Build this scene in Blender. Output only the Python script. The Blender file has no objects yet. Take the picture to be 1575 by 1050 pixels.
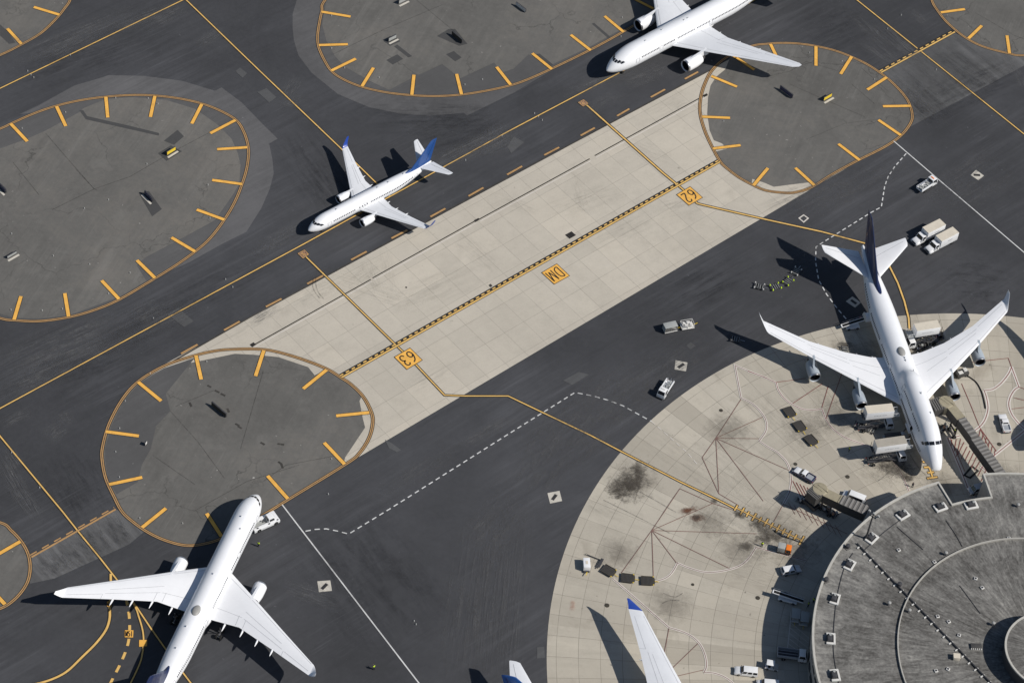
import bpy, bmesh, math, random
from mathutils import Vector, Matrix
from math import sin, cos, pi, radians, sqrt, atan2, hypot
random.seed(7)
S = bpy.context.scene
COL = S.collection
W0, H0 = 1575.0, 1050.0
# ------------------------------------------------------------------ camera (solved from runway lines, circles and aircraft sizes)
CF, CP, CR, CH, OY = 4189.13, radians(48.883), radians(7.0286), 496.95, 430.0
_fw = Vector((0, cos(CP), -sin(CP))); _r = Vector((1, 0, 0)); _u = _r.cross(_fw)
CRT = _r * cos(CR) + _u * sin(CR); CUP = -_r * sin(CR) + _u * cos(CR)
CAM = Vector((0, -OY, CH))
def G(px, py, z=0.0):
    """point of the world at height z that the photograph shows at pixel px, py"""
    d = _fw + CRT * ((px - W0 / 2) / CF) - CUP * ((py - H0 / 2) / CF)
    t = (z - CH) / d.z
    p = CAM + d * t
    return Vector((p.x, p.y, z))
def setup_camera():
    c = bpy.data.cameras.new('camera'); o = bpy.data.objects.new('camera', c); COL.objects.link(o)
    m = Matrix((CRT, CUP, -_fw)).transposed().to_4x4(); m.translation = CAM
    o.matrix_world = m
    c.sensor_fit = 'HORIZONTAL'; c.sensor_width = 36; c.lens = CF / W0 * 36; c.clip_start = 1; c.clip_end = 6000
    S.camera = o
setup_camera()
SAZ, SEL = radians(-15.5), radians(43.1)
def setup_light():
    w = bpy.data.worlds.new('World'); S.world = w; w.use_nodes = True
    nt = w.node_tree; bg = nt.nodes['Background']
    sky = nt.nodes.new('ShaderNodeTexSky'); sky.sky_type = 'NISHITA'; sky.sun_disc = False
    sky.sun_elevation = SEL; sky.sun_rotation = pi / 2 - SAZ
    sky.air_density = 1.0; sky.dust_density = 0.6; sky.ozone_density = 1.5
    nt.links.new(sky.outputs[0], bg.inputs[0]); bg.inputs[1].default_value = 0.066
    l = bpy.data.lights.new('sun', 'SUN'); l.energy = 4.5; l.angle = radians(0.53); l.color = (1, 0.955, 0.89)
    o = bpy.data.objects.new('sun', l); COL.objects.link(o)
    d = Vector((cos(SAZ) * cos(SEL), sin(SAZ) * cos(SEL), sin(SEL)))
    o.rotation_euler = d.to_track_quat('Z', 'Y').to_euler(); o.location = d * 300
setup_light()
S.view_settings.view_transform = 'Standard'; S.view_settings.look = 'None'
S.cycles.transparent_max_bounces = 48
S.view_settings.exposure = 0.0; S.view_settings.gamma = 1.0
# ------------------------------------------------------------------ node helpers
class NT:
    def __init__(s, name):
        s.m = bpy.data.materials.new(name); s.m.use_nodes = True; s.t = s.m.node_tree
        s.b = s.t.nodes['Principled BSDF']; s.out = s.t.nodes['Material Output']
        s.pos = s.n('ShaderNodeNewGeometry').outputs['Position']
    def n(s, t): return s.t.nodes.new(t)
    def put(s, sock, v):
        if isinstance(v, bpy.types.NodeSocket): s.t.links.new(v, sock)
        elif isinstance(v, (tuple, list)) and len(v) == 3 and sock.type == 'RGBA': sock.default_value = (*v, 1)
        else: sock.default_value = v
    def math(s, op, a, b=0.0, c=None, clamp=False):
        n = s.n('ShaderNodeMath'); n.operation = op; n.use_clamp = clamp
        s.put(n.inputs[0], a); s.put(n.inputs[1], b)
        if c is not None: s.put(n.inputs[2], c)
        return n.outputs[0]
    def mapping(s, v, rot=0.0, scale=(1, 1, 1), loc=(0, 0, 0), kind='POINT'):
        n = s.n('ShaderNodeMapping'); n.vector_type = kind; s.put(n.inputs[0], v)
        n.inputs['Rotation'].default_value = (0, 0, rot); n.inputs['Scale'].default_value = scale; n.inputs['Location'].default_value = loc
        return n.outputs[0]
    def noise(s, v, scale, detail=4.0, rough=0.55, dist=0.0):
        n = s.n('ShaderNodeTexNoise'); s.put(n.inputs['Vector'], v); n.inputs['Scale'].default_value = scale
        n.inputs['Detail'].default_value = detail; n.inputs['Roughness'].default_value = rough; n.inputs['Distortion'].default_value = dist
        return n.outputs[0]
    def ramp(s, f, stops, interp='LINEAR'):
        n = s.n('ShaderNodeValToRGB'); e = n.color_ramp.elements; n.color_ramp.interpolation = interp
        while len(e) < len(stops): e.new(0.5)
        for k, (p, c) in zip(e, stops):
            k.position = p; k.color = (c, c, c, 1) if isinstance(c, (int, float)) else (*c, 1)
        s.put(n.inputs[0], f); return n.outputs[0]
    def mix(s, f, a, b, mode='MIX'):
        n = s.n('ShaderNodeMix'); n.data_type = 'RGBA'; n.blend_type = mode
        s.put(n.inputs[0], f); s.put(n.inputs[6], a); s.put(n.inputs[7], b); return n.outputs[2]
    def sep(s, v):
        n = s.n('ShaderNodeSeparateXYZ'); s.put(n.inputs[0], v); return n.outputs
    def comb(s, x, y, z=0.0):
        n = s.n('ShaderNodeCombineXYZ'); s.put(n.inputs[0], x); s.put(n.inputs[1], y); s.put(n.inputs[2], z); return n.outputs[0]
    def done(s, col, rough=0.9, spec=0.2, metal=0.0, bump=None, bdist=0.02, coat=0.0):
        s.put(s.b.inputs['Base Color'], col); s.put(s.b.inputs['Roughness'], rough)
        s.b.inputs['Specular IOR Level'].default_value = spec; s.b.inputs['Metallic'].default_value = metal
        s.b.inputs['Coat Weight'].default_value = coat
        if bump is not None:
            n = s.n('ShaderNodeBump'); n.inputs['Strength'].default_value = 0.5; n.inputs['Distance'].default_value = bdist
            s.put(n.inputs['Height'], bump); s.put(s.b.inputs['Normal'], n.outputs[0])
        return s.m
LD = 0.788          # direction of the taxiways on the ground
def sc(c, k): return tuple(x * k for x in c)
def asphalt(name, c, var=0.35, streak=0.8, rot=LD, fleck=0.5, warm=(1, 1, 1), crack=0.0):
    t = NT(name); p = t.pos
    big = t.noise(p, 0.012, 3, 0.5); mid = t.noise(p, 0.06, 6, 0.65, 0.3); fine = t.noise(p, 0.8, 6, 0.8)
    pr = t.mapping(p, -rot)
    st = t.noise(t.mapping(pr, 0, (0.02, 0.42, 1)), 1.0, 7, 0.72, 0.25)
    st2 = t.noise(t.mapping(pr, 0, (0.06, 2.0, 1)), 1.0, 5, 0.75, 0.4)
    v = t.math('ADD', t.math('MULTIPLY', big, 0.8), t.math('MULTIPLY', mid, 0.7))
    v = t.math('ADD', v, t.math('MULTIPLY', fine, 0.5))
    base = t.ramp(t.math('MULTIPLY', v, 0.5), [(0.40, sc(c, 1 - var)), (0.5, c), (0.60, sc(tuple(a * b for a, b in zip(c, warm)), 1 + var))])
    m1 = t.math('MULTIPLY', t.ramp(st, [(0.49, 0.0), (0.68, 1.0)]), t.ramp(t.noise(p, 0.025, 3), [(0.42, 0.0), (0.6, 1.0)]))
    m2 = t.math('MULTIPLY', t.ramp(st2, [(0.53, 0.0), (0.7, 1.0)]), t.ramp(t.noise(p, 0.04, 4, 0.6), [(0.48, 0.0), (0.62, 1.0)]))
    lite = t.math('MULTIPLY', t.math('ADD', m1, m2), 0.62 * streak, clamp=True)
    base = t.mix(lite, base, sc(c, 2.1))
    dk = t.math('MULTIPLY', t.ramp(st, [(0.30, 1.0), (0.45, 0.0)]), 0.6 * streak)
    base = t.mix(dk, base, sc(c, 0.62))
    sp = t.math('MULTIPLY', t.ramp(t.noise(p, 0.9, 2, 0.4), [(0.73, 0.0), (0.78, 1.0)]), t.math('MULTIPLY', t.ramp(t.noise(p, 0.05, 3), [(0.45, 0.0), (0.62, 1.0)]), fleck))
    base = t.mix(sp, base, sc(c, 3.0))
    if crack:
        w = t.n('ShaderNodeVectorMath'); w.operation = 'ADD'; t.put(w.inputs[0], p)
        nn = t.n('ShaderNodeTexNoise'); t.put(nn.inputs['Vector'], p); nn.inputs['Scale'].default_value = 0.25; nn.inputs['Detail'].default_value = 4
        sc_ = t.n('ShaderNodeVectorMath'); sc_.operation = 'SCALE'; t.put(sc_.inputs[0], nn.outputs['Color']); sc_.inputs['Scale'].default_value = 7.0; t.put(w.inputs[1], sc_.outputs[0])
        vo = t.n('ShaderNodeTexVoronoi'); vo.feature = 'DISTANCE_TO_EDGE'; t.put(vo.inputs['Vector'], w.outputs[0]); vo.inputs['Scale'].default_value = 0.05
        k = t.math('MULTIPLY', t.ramp(vo.outputs[0], [(0.002, 1.0), (0.009, 0.0)]), t.math('MULTIPLY', t.ramp(t.noise(p, 0.04, 3), [(0.45, 0.0), (0.6, 1.0)]), crack))
        base = t.mix(k, base, sc(c, 0.45))
        k2 = t.math('MULTIPLY', t.ramp(t.noise(p, 0.16, 6, 0.7, 0.6), [(0.55, 0.0), (0.72, 1.0)]), 0.35); base = t.mix(k2, base, sc(c, 1.5))
        k3 = t.math('MULTIPLY', t.ramp(t.noise(t.mapping(p, 0, (1, 1, 1), (40, 9, 0)), 0.1, 6, 0.7, 0.6), [(0.56, 0.0), (0.74, 1.0)]), 0.4); base = t.mix(k3, base, sc(c, 0.62))
    return t.done(base, t.ramp(fine, [(0.3, 0.75), (0.7, 0.95)]), 0.25)
def concrete(name, c, cell, rot=0.0, polar=None, tint=0.1, joint=0.55, grime=0.5):
    t = NT(name); p = t.pos
    if polar is None:
        q = t.mapping(p, -rot, (1, 1, 1), (3.1, 1.7, 0)); sx, sy = 1.0, 1.0
        fl = t.mapping(t.mapping(p, -rot), 0, (0.02, 0.35, 1))
    else:
        cx, cy, n = polar
        xyz = t.sep(p); dx = t.math('SUBTRACT', xyz[0], cx); dy = t.math('SUBTRACT', xyz[1], cy)
        rr = t.math('SQRT', t.math('ADD', t.math('MULTIPLY', dx, dx), t.math('MULTIPLY', dy, dy)))
        th = t.math('ARCTAN2', dy, dx)
        q = t.comb(t.math('MULTIPLY', rr, 1.0), t.math('MULTIPLY', th, n * cell[1] / (2 * pi)))
        fl = t.comb(t.math('MULTIPLY', rr, 0.03), t.math('MULTIPLY', th, 20.0))
    br = t.n('ShaderNodeTexBrick'); t.put(br.inputs['Vector'], q); br.offset = 0.0; br.squash = 1.0
    br.inputs['Color1'].default_value = (0, 0, 0, 1); br.inputs['Color2'].default_value = (1, 1, 1, 1); br.inputs['Mortar'].default_value = (0.5, 0.5, 0.5, 1)
    br.inputs['Scale'].default_value = 1.0; br.inputs['Mortar Size'].default_value = 0.06; br.inputs['Mortar Smooth'].default_value = 0.6
    br.inputs['Brick Width'].default_value = cell[0]; br.inputs['Row Height'].default_value = cell[1]; br.inputs['Bias'].default_value = 0.0
    big = t.noise(p, 0.03, 4, 0.55); mid = t.noise(p, 0.3, 6, 0.7); fine = t.noise(p, 2.2, 5, 0.7); stn = t.noise(fl, 1.0, 5, 0.65)
    v = t.math('ADD', t.math('MULTIPLY', big, 0.35), t.math('ADD', t.math('MULTIPLY', mid, 0.35), t.math('MULTIPLY', fine, 0.3)))
    base = t.ramp(v, [(0.3, sc(c, 0.80)), (0.5, c), (0.7, sc(c, 1.13))])
    base = t.mix(t.ramp(br.outputs[0], [(0, tint), (0.5, 0.0)]), base, sc(c, 0.6))
    base = t.mix(t.ramp(br.outputs[0], [(0.55, 0.0), (1, tint)]), base, (min(1, c[0] * 1.35), min(1, c[1] * 1.3), min(1, c[2] * 1.22)))
    if not polar: base = t.mix(t.math('MULTIPLY', t.ramp(t.noise(t.comb(t.math('MULTIPLY', t.sep(q)[0], 0.012), t.math('MULTIPLY', t.math('FLOOR', t.math('DIVIDE', t.sep(q)[1], cell[1])), 3.7)), 1.0, 2, 0.5), [(0.4, 0.0), (0.6, 1.0)]), 0.3), base, sc(c, 0.8))
    base = t.mix(t.math('MULTIPLY', t.ramp(stn, [(0.5, 0.0), (0.75, 1.0)]), 0.35 * grime), base, sc(c, 0.5))
    base = t.mix(t.math('MULTIPLY', t.ramp(t.noise(p, 0.11, 5, 0.65, 0.4), [(0.58, 0.0), (0.74, 1.0)]), 0.5 * grime), base, sc((c[0] * 0.95, c[1] * 0.9, c[2] * 0.85), 0.5))
    spot = t.math('MULTIPLY', t.ramp(t.noise(p, 0.55, 2, 0.5), [(0.72, 0.0), (0.77, 1.0)]), t.math('MULTIPLY', t.ramp(t.noise(p, 0.035, 2), [(0.42, 0.15), (0.6, 1.0)]), grime))
    base = t.mix(spot, base, sc(c, 0.22))
    if polar: base = t.mix(t.math('MULTIPLY', t.ramp(t.noise(t.comb(t.math('FLOOR', t.math('MULTIPLY', th, n / (2 * pi))), t.math('FLOOR', t.math('MULTIPLY', rr, 0.035))), 0.83, 2, 0.5), [(0.42, 0.0), (0.62, 1.0)]), 0.5), base, sc((c[0], c[1] * 0.985, c[2] * 0.97), 0.70))
    jm = t.math('MULTIPLY', br.outputs['Fac'], t.math('MULTIPLY', t.ramp(t.noise(p, 0.2, 3), [(0.3, 0.5), (0.6, 1.0)]), joint))
    base = t.mix(jm, base, sc(c, 0.28))
    return t.done(base, 0.9, 0.2)
def markpaint(name, c, wear=0.3, under=(0.05, 0.05, 0.055)):
    t = NT(name); p = t.pos
    n1 = t.noise(p, 0.8, 6, 0.75); n2 = t.noise(p, 0.06, 3)
    w = t.math('MULTIPLY', t.ramp(n1, [(0.5, 0.0), (0.7, 1.0)]), t.math('MULTIPLY', t.ramp(n2, [(0.3, 0.4), (0.7, 1.0)]), wear))
    col = t.mix(w, t.mix(t.ramp(t.noise(p, 0.35, 3), [(0.35, 0.0), (0.65, 1.0)]), sc(c, 0.88), c), under)
    return t.done(col, 0.8, 0.3)
def paint(name, c, rough=0.35, spec=0.5, metal=0.0, dirt=0.1, coat=0.0, scale=1.0):
    t = NT(name)
    oc = t.n('ShaderNodeTexCoord').outputs['Object']
    n1 = t.noise(oc, 0.9 * scale, 5, 0.65); n2 = t.noise(oc, 7 * scale, 4, 0.7)
    f = t.math('ADD', t.math('MULTIPLY', n1, 0.6), t.math('MULTIPLY', n2, 0.4))
    col = t.ramp(f, [(0.32, sc(c, 1 - dirt)), (0.55, c), (0.75, tuple(min(1, x * (1 + dirt * 0.4)) for x in c))])
    rg = t.ramp(n1, [(0.3, max(0.05, rough - 0.06)), (0.7, min(1, rough + 0.12))])
    return t.done(col, rg, spec, metal, coat=coat)
M = {}
M['asphalt'] = asphalt('taxiway_asphalt', (0.050, 0.051, 0.0555), 0.22, 0.68)
_d = G(1575, 206.5) - G(1317, 0); M['asphalt_worn'] = asphalt('worn_asphalt', (0.094, 0.094, 0.095), 0.3, 1.0, atan2(_d.y, _d.x))
M['shoulder'] = asphalt('shoulder_asphalt', (0.091, 0.090, 0.092), 0.2, 0.4, LD, 0.3)
M['infill'] = asphalt('infield_asphalt', (0.119, 0.115, 0.107), 0.22, 0.35, LD + 0.5, 1.0, (1.03, 1.0, 0.97), 0.7)
M['infill2'] = asphalt('infield_edge_asphalt', (0.084, 0.083, 0.083), 0.14, 0.3, LD, 0.5)
M['patch'] = asphalt('dark_asphalt_patch', (0.058, 0.058, 0.058), 0.15, 0.1, LD, 0.1)
M['patch_light'] = asphalt('light_asphalt_patch', (0.078, 0.079, 0.081), 0.2, 0.3, LD, 0.2)
M['yellow'] = markpaint('yellow_marking_paint', (0.72, 0.455, 0.14), 0.35)
M['orange'] = markpaint('faded_yellow_marking_paint', (0.44, 0.26, 0.11), 0.45)
M['bar'] = markpaint('shoulder_bar_paint', (0.80, 0.43, 0.085), 0.4)
M['white'] = markpaint('white_marking_paint', (0.62, 0.62, 0.61), 0.3)
M['black'] = markpaint('black_marking_paint', (0.022, 0.020, 0.018), 0.3, (0.12, 0.11, 0.1))
M['red'] = markpaint('red_marking_paint', (0.20, 0.062, 0.056), 0.5, (0.30, 0.26, 0.23))
M['dullred'] = markpaint('dull_red_marking_paint', (0.20, 0.112, 0.096), 0.5, (0.3, 0.28, 0.25))
M['pale'] = markpaint('pale_marking_paint', (0.62, 0.58, 0.53), 0.4, (0.36, 0.33, 0.28))
M['joint'] = markpaint('dark_joint_sealant', (0.045, 0.042, 0.038), 0.3, (0.2, 0.19, 0.17))
M['craft'] = paint('white_aircraft_paint', (0.765, 0.775, 0.795), 0.32, 0.5, 0, 0.045, 0.2, 0.25)
M['wing'] = paint('pale_grey_wing_paint', (0.66, 0.675, 0.70), 0.4, 0.5, 0, 0.07, 0.1, 0.25)
M['wing_white'] = paint('white_wing_paint', (0.78, 0.785, 0.80), 0.4, 0.5, 0, 0.05, 0.1, 0.25)
M['nacelle_grey'] = paint('grey_nacelle_paint', (0.34, 0.385, 0.43), 0.35, 0.5, 0, 0.08)
M['blue'] = paint('blue_fin_paint', (0.012, 0.065, 0.24), 0.35, 0.5, 0, 0.12, 0.2)
M['navy'] = paint('navy_fin_paint', (0.012, 0.022, 0.075), 0.35, 0.5, 0, 0.12, 0.2)
M['blue_tip'] = paint('blue_wingtip_paint', (0.02, 0.06, 0.32), 0.35, 0.5, 0, 0.08, 0.2)
M['glass'] = paint('dark_glass', (0.012, 0.014, 0.018), 0.12, 0.6, 0, 0.1)
M['cabinglass'] = paint('cabin_window_glass', (0.035, 0.037, 0.045), 0.3, 0.5, 0, 0.1)
M['seam'] = paint('panel_seam', (0.40, 0.41, 0.43), 0.6, 0.3, 0, 0.1)
M['metal'] = paint('bare_metal', (0.55, 0.55, 0.56), 0.3, 0.5, 0.9, 0.12)
M['dmetal'] = paint('dark_metal', (0.07, 0.07, 0.075), 0.5, 0.4, 0.3, 0.25)
M['fan'] = paint('fan_blades', (0.018, 0.018, 0.022), 0.4, 0.5, 0.4, 0.3)
M['dome'] = paint('grey_radome', (0.30, 0.295, 0.28), 0.5, 0.4, 0, 0.1)
M['tyre'] = paint('tyre_rubber', (0.018, 0.018, 0.018), 0.85, 0.2, 0, 0.2)
M['vwhite'] = paint('white_vehicle_paint', (0.74, 0.745, 0.75), 0.35, 0.5, 0, 0.08, 0.3)
M['vsilver'] = paint('silver_vehicle_paint', (0.42, 0.44, 0.46), 0.3, 0.5, 0.3, 0.08, 0.3)
M['vblue'] = paint('navy_vehicle_paint', (0.03, 0.035, 0.09), 0.35, 0.5, 0, 0.1, 0.3)
M['cream'] = paint('cream_box_roof', (0.60, 0.545, 0.45), 0.6, 0.3, 0, 0.12)
M['tanroof'] = paint('dusty_box_roof', (0.36, 0.33, 0.28), 0.7, 0.3, 0, 0.2)
M['greybox'] = paint('grey_cart_panel', (0.33, 0.34, 0.33), 0.55, 0.4, 0, 0.12)
M['tarp'] = paint('dark_brown_deck', (0.052, 0.046, 0.036), 0.75, 0.3, 0, 0.25)
M['orangev'] = paint('orange_vehicle_paint', (0.80, 0.20, 0.02), 0.4, 0.5, 0, 0.08, 0.2)
M['yellowv'] = paint('yellow_vehicle_paint', (0.70, 0.50, 0.03), 0.45, 0.5, 0, 0.12)
M['hivis'] = paint('hi_vis_cloth', (0.55, 0.75, 0.04), 0.8, 0.2, 0, 0.1)
M['cloth'] = paint('dark_work_cloth', (0.02, 0.025, 0.045), 0.9, 0.2, 0, 0.2)
M['skin'] = paint('skin', (0.42, 0.24, 0.16), 0.6, 0.4, 0, 0.08)
M['lamp_red'] = paint('red_lamp_lens', (0.35, 0.01, 0.01), 0.2, 0.5, 0, 0.1)
M['lamp_clear'] = paint('clear_lamp_lens', (0.6, 0.6, 0.58), 0.15, 0.6, 0, 0.1)
M['bridge_grey'] = paint('grey_bridge_cladding', (0.058, 0.056, 0.054), 0.6, 0.4, 0, 0.2)
M['bridge_roof'] = paint('ribbed_bridge_roof', (0.125, 0.12, 0.114), 0.65, 0.3, 0, 0.2); M['bridge_rib'] = paint('bridge_roof_rib', (0.235, 0.225, 0.212), 0.65, 0.3, 0, 0.2)
M['bridge_beige'] = paint('beige_bridge_roof', (0.31, 0.275, 0.195), 0.65, 0.3, 0, 0.25)
M['coping'] = paint('pale_roof_coping', (0.46, 0.445, 0.405), 0.7, 0.3, 0, 0.2)
M['unit'] = paint('white_roof_curb', (0.62, 0.61, 0.58), 0.6, 0.3, 0, 0.15)
M['wall'] = paint('terminal_wall_panel', (0.40, 0.385, 0.35), 0.7, 0.3, 0, 0.12)
M['drumwall'] = paint('shaded_drum_wall', (0.06, 0.06, 0.065), 0.5, 0.4, 0, 0.2)  # shade of the drum's unlit side is put into this wall colour
M['lightbody'] = paint('grey_light_body', (0.32, 0.32, 0.31), 0.6, 0.3, 0, 0.15)
M['pad'] = paint('pad_concrete', (0.52, 0.49, 0.43), 0.85, 0.2, 0, 0.12, 0, 0.8)
# ------------------------------------------------------------------ mesh helpers
class MB:
    def __init__(s): s.v = []; s.f = []; s.mi = []; s.k = 0
    def mat(s, k): s.k = k; return s
    def add(s, vs, fs):
        o = len(s.v); s.v += [tuple(v) for v in vs]
        for f in fs: s.f.append(tuple(i + o for i in f)); s.mi.append(s.k)
        return s
    def box(s, c, d, rz=0.0, top=None, sh=(0, 0)):
        """box centred at c with size d; top = scale of the upper face, sh = its shift"""
        x, y, z = d[0] / 2, d[1] / 2, d[2] / 2; tx, ty = top if top else (1, 1)
        P = [(-x, -y, -z), (x, -y, -z), (x, y, -z), (-x, y, -z), (-x * tx + sh[0], -y * ty + sh[1], z), (x * tx + sh[0], -y * ty + sh[1], z), (x * tx + sh[0], y * ty + sh[1], z), (-x * tx + sh[0], y * ty + sh[1], z)]
        cr, sr = cos(rz), sin(rz)
        P = [(c[0] + a * cr - b * sr, c[1] + a * sr + b * cr, c[2] + e) for a, b, e in P]
        return s.add(P, [(3, 2, 1, 0), (4, 5, 6, 7), (0, 1, 5, 4), (1, 2, 6, 5), (2, 3, 7, 6), (3, 0, 4, 7)])
    def bar(s, a, b, w, h=None):
        a, b = Vector(a), Vector(b); h = h or w; d = (b - a).normalized()
        up = Vector((0, 0, 1)) if abs(d.z) < 0.95 else Vector((1, 0, 0))
        r = d.cross(up).normalized() * w / 2; u = r.cross(d).normalized() * h / 2
        P = [a - r - u, a + r - u, a + r + u, a - r + u, b - r - u, b + r - u, b + r + u, b - r + u]
        return s.add(P, [(0, 1, 2, 3), (7, 6, 5, 4), (0, 4, 5, 1), (1, 5, 6, 2), (2, 6, 7, 3), (3, 7, 4, 0)])
    def rings(s, R, closed=True, cap0=True, cap1=True):
        n = len(R[0]); vs = [p for r in R for p in r]; fs = []
        for i in range(len(R) - 1):
            for j in range(n if closed else n - 1):
                k = (j + 1) % n; fs.append((i * n + j, i * n + k, (i + 1) * n + k, (i + 1) * n + j))
        if cap0: fs.append(tuple(range(n))[::-1])
        if cap1: fs.append(tuple((len(R) - 1) * n + j for j in range(n)))
        return s.add(vs, fs)
    def lathe(s, prof, o=(0, 0, 0), axis='Z', n=16, cap0=True, cap1=True):
        """prof: list of (distance along the axis, radius)"""
        R = []
        for t, r in prof:
            ring = []
            for j in range(n):
                a = 2 * pi * j / n; x, y = r * cos(a), r * sin(a)
                p = {'Z': (x, y, t), 'X': (t, x, y), 'Y': (y, t, x)}[axis]
                ring.append((o[0] + p[0], o[1] + p[1], o[2] + p[2]))
            R.append(ring)
        return s.rings(R, True, cap0, cap1)
    def tube(s, pts, r, n=8):
        R = []; pts = [Vector(p) for p in pts]
        for i, p in enumerate(pts):
            d = (pts[min(i + 1, len(pts) - 1)] - pts[max(i - 1, 0)]).normalized()
            up = Vector((0, 0, 1)) if abs(d.z) < 0.9 else Vector((1, 0, 0))
            a = d.cross(up).normalized(); b = a.cross(d); rr = r[i] if isinstance(r, (list, tuple)) else r
            R.append([p + (a * cos(2 * pi * j / n) + b * sin(2 * pi * j / n)) * rr for j in range(n)])
        return s.rings(R)
    def poly(s, pts): return s.add(pts, [tuple(range(len(pts)))])
    def prism(s, pts, y0, y1):
        """outline in x, z extruded along y"""
        n = len(pts); vs = [(x, y0, z) for x, z in pts] + [(x, y1, z) for x, z in pts]
        return s.add(vs, [tuple(range(n)), tuple(range(2 * n - 1, n - 1, -1))] + [(i, n + i, n + (i + 1) % n, (i + 1) % n) for i in range(n)])
    def mesh(s, name, mats, bevel=0.0, ang=35, flat=False, clean=True):
        me = bpy.data.meshes.new(name); me.from_pydata(s.v, [], s.f)
        for m in (mats if isinstance(mats, (list, tuple)) else [mats]): me.materials.append(m)
        me.polygons.foreach_set('material_index', s.mi)
        bm = bmesh.new(); bm.from_mesh(me)
        if clean: bmesh.ops.recalc_face_normals(bm, faces=bm.faces)
        if bevel:
            es = [e for e in bm.edges if len(e.link_faces) == 2 and e.calc_face_angle(0) > radians(40)]
            bmesh.ops.bevel(bm, geom=es, offset=bevel, segments=2, profile=0.6, affect='EDGES', clamp_overlap=True)
        bm.to_mesh(me); bm.free()
        if not flat:
            me.polygons.foreach_set('use_smooth', [True] * len(me.polygons)); me.set_sharp_from_angle(angle=radians(ang))
        me.update(); return me
    def build(s, name, mats, parent=None, **k):
        o = bpy.data.objects.new(name, s.mesh(name, mats, **k)); COL.objects.link(o)
        if parent is not None: o.parent = parent
        return o
def tag(o, label=None, cat=None, group=None, kind=None):
    if label: o['label'] = label
    if cat: o['category'] = cat
    if group: o['group'] = group
    if kind: o['kind'] = kind
    return o
def thing(name, label, cat, loc=(0, 0, 0), rz=0.0, group=None):
    o = bpy.data.objects.new(name, None); COL.objects.link(o); o.location = loc; o.rotation_euler = (0, 0, rz)
    o.empty_display_size = 0.5
    return tag(o, label, cat, group)
def copy_tree(o, parent=None):
    c = o.copy(); COL.objects.link(c)
    if parent is not None: c.parent = parent
    for ch in o.children: copy_tree(ch, c)
    return c
def dup(o, loc, rz, label=None, group=None, scale=None):
    c = copy_tree(o); c.location = loc; c.rotation_euler = (0, 0, rz)
    if scale: c.scale = scale
    if label: c['label'] = label
    if group: c['group'] = group
    return c
def struct(o): o['kind'] = 'structure'; return o
def pose(front, rear, z=0.0):
    """ground pose from the photo pixels of a thing's front and rear"""
    a, b = G(*front), G(*rear); d = a - b
    return Vector(((a.x + b.x) / 2, (a.y + b.y) / 2, z)), atan2(d.y, d.x)
# ------------------------------------------------------------------ ground sheets and markings
def cr(pts, closed=False, k=8):
    """Catmull-Rom through points"""
    n = len(pts); out = []
    for i in range(n if closed else n - 1):
        p0 = pts[(i - 1) % n] if closed or i > 0 else pts[0]; p1 = pts[i]; p2 = pts[(i + 1) % n]
        p3 = pts[(i + 2) % n] if closed or i + 2 < n else pts[-1]
        for j in range(k):
            t = j / k
            out.append(0.5 * (2 * p1 + (p2 - p0) * t + (2 * p0 - 5 * p1 + 4 * p2 - p3) * t * t + (3 * p1 - p0 - 3 * p2 + p3) * t ** 3))
    if not closed: out.append(pts[-1])
    return out
def gp(px, z=0.0, curve=False, closed=False):
    p = [G(x, y, z) for x, y in px]
    return cr(p, closed) if curve else p
def ribbon(mb, pts, w, z, closed=False):
    n = len(pts); L = []; R = []
    for i, p in enumerate(pts):
        if closed: a, b = pts[(i - 1) % n], pts[(i + 1) % n]
        else: a, b = pts[max(i - 1, 0)], pts[min(i + 1, n - 1)]
        d1 = (p - a); d2 = (b - p); d1.z = d2.z = 0
        d1 = d1.normalized() if d1.length > 1e-6 else d2.normalized(); d2 = d2.normalized() if d2.length > 1e-6 else d1
        t = (d1 + d2).normalized(); m = 1.0 / max(0.35, sqrt(max(0.0, (1 + d1.dot(d2)) / 2)))
        nn = Vector((-t.y, t.x, 0)) * (w / 2 * m)
        L.append((p.x + nn.x, p.y + nn.y, z)); R.append((p.x - nn.x, p.y - nn.y, z))
    fs = [(n + i, n + (i + 1) % n, (i + 1) % n, i) for i in range(n if closed else n - 1)]
    return mb.add(L + R, fs)
def offset(pts, d):
    out = []; n = len(pts)
    for i, p in enumerate(pts):
        t = (pts[min(i + 1, n - 1)] - pts[max(i - 1, 0)]); t.z = 0; t.normalize()
        out.append(p + Vector((-t.y, t.x, 0)) * d)
    return out
def dashes(pts, on, off, start=0.0):
    """cut a polyline into dashes"""
    segs = []; cur = []; s = -start; acc = 0.0; draw = True; left = on
    cur = [pts[0]]
    for a, b in zip(pts, pts[1:]):
        L = (b - a).length; t = 0.0
        while L - t > left:
            t += left; q = a.lerp(b, t / L)
            if draw: cur.append(q); segs.append(cur); cur = []; left = off
            else: cur = [q]; left = on
            draw = not draw
        left -= (L - t)
        if draw: cur.append(b)
    if draw and len(cur) > 1: segs.append(cur)
    return segs
def sheet(name, pts, mat, z):
    mb = MB(); mb.poly([(p.x, p.y, z) for p in pts])
    o = mb.build(name, mat, flat=True, clean=False)
    if o.data.polygons[0].normal.z < 0: o.data.flip_normals()
    return struct(o)
ZI = [0]; LEV = []
def level(x, y, rx, ry, rot):
    """lowest free layer for a thin stain, so that no two overlapping ones lie in one plane"""
    hx = abs(rx * cos(rot)) + abs(ry * sin(rot)); hy = abs(rx * sin(rot)) + abs(ry * cos(rot)); k = 0
    while True:
        if k == len(LEV): LEV.append([])
        if all(abs(x - a) > hx + c or abs(y - b) > hy + d for a, b, c, d in LEV[k]): LEV[k].append((x, y, hx, hy)); return 0.135 + 0.002 * k
        k += 1
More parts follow.
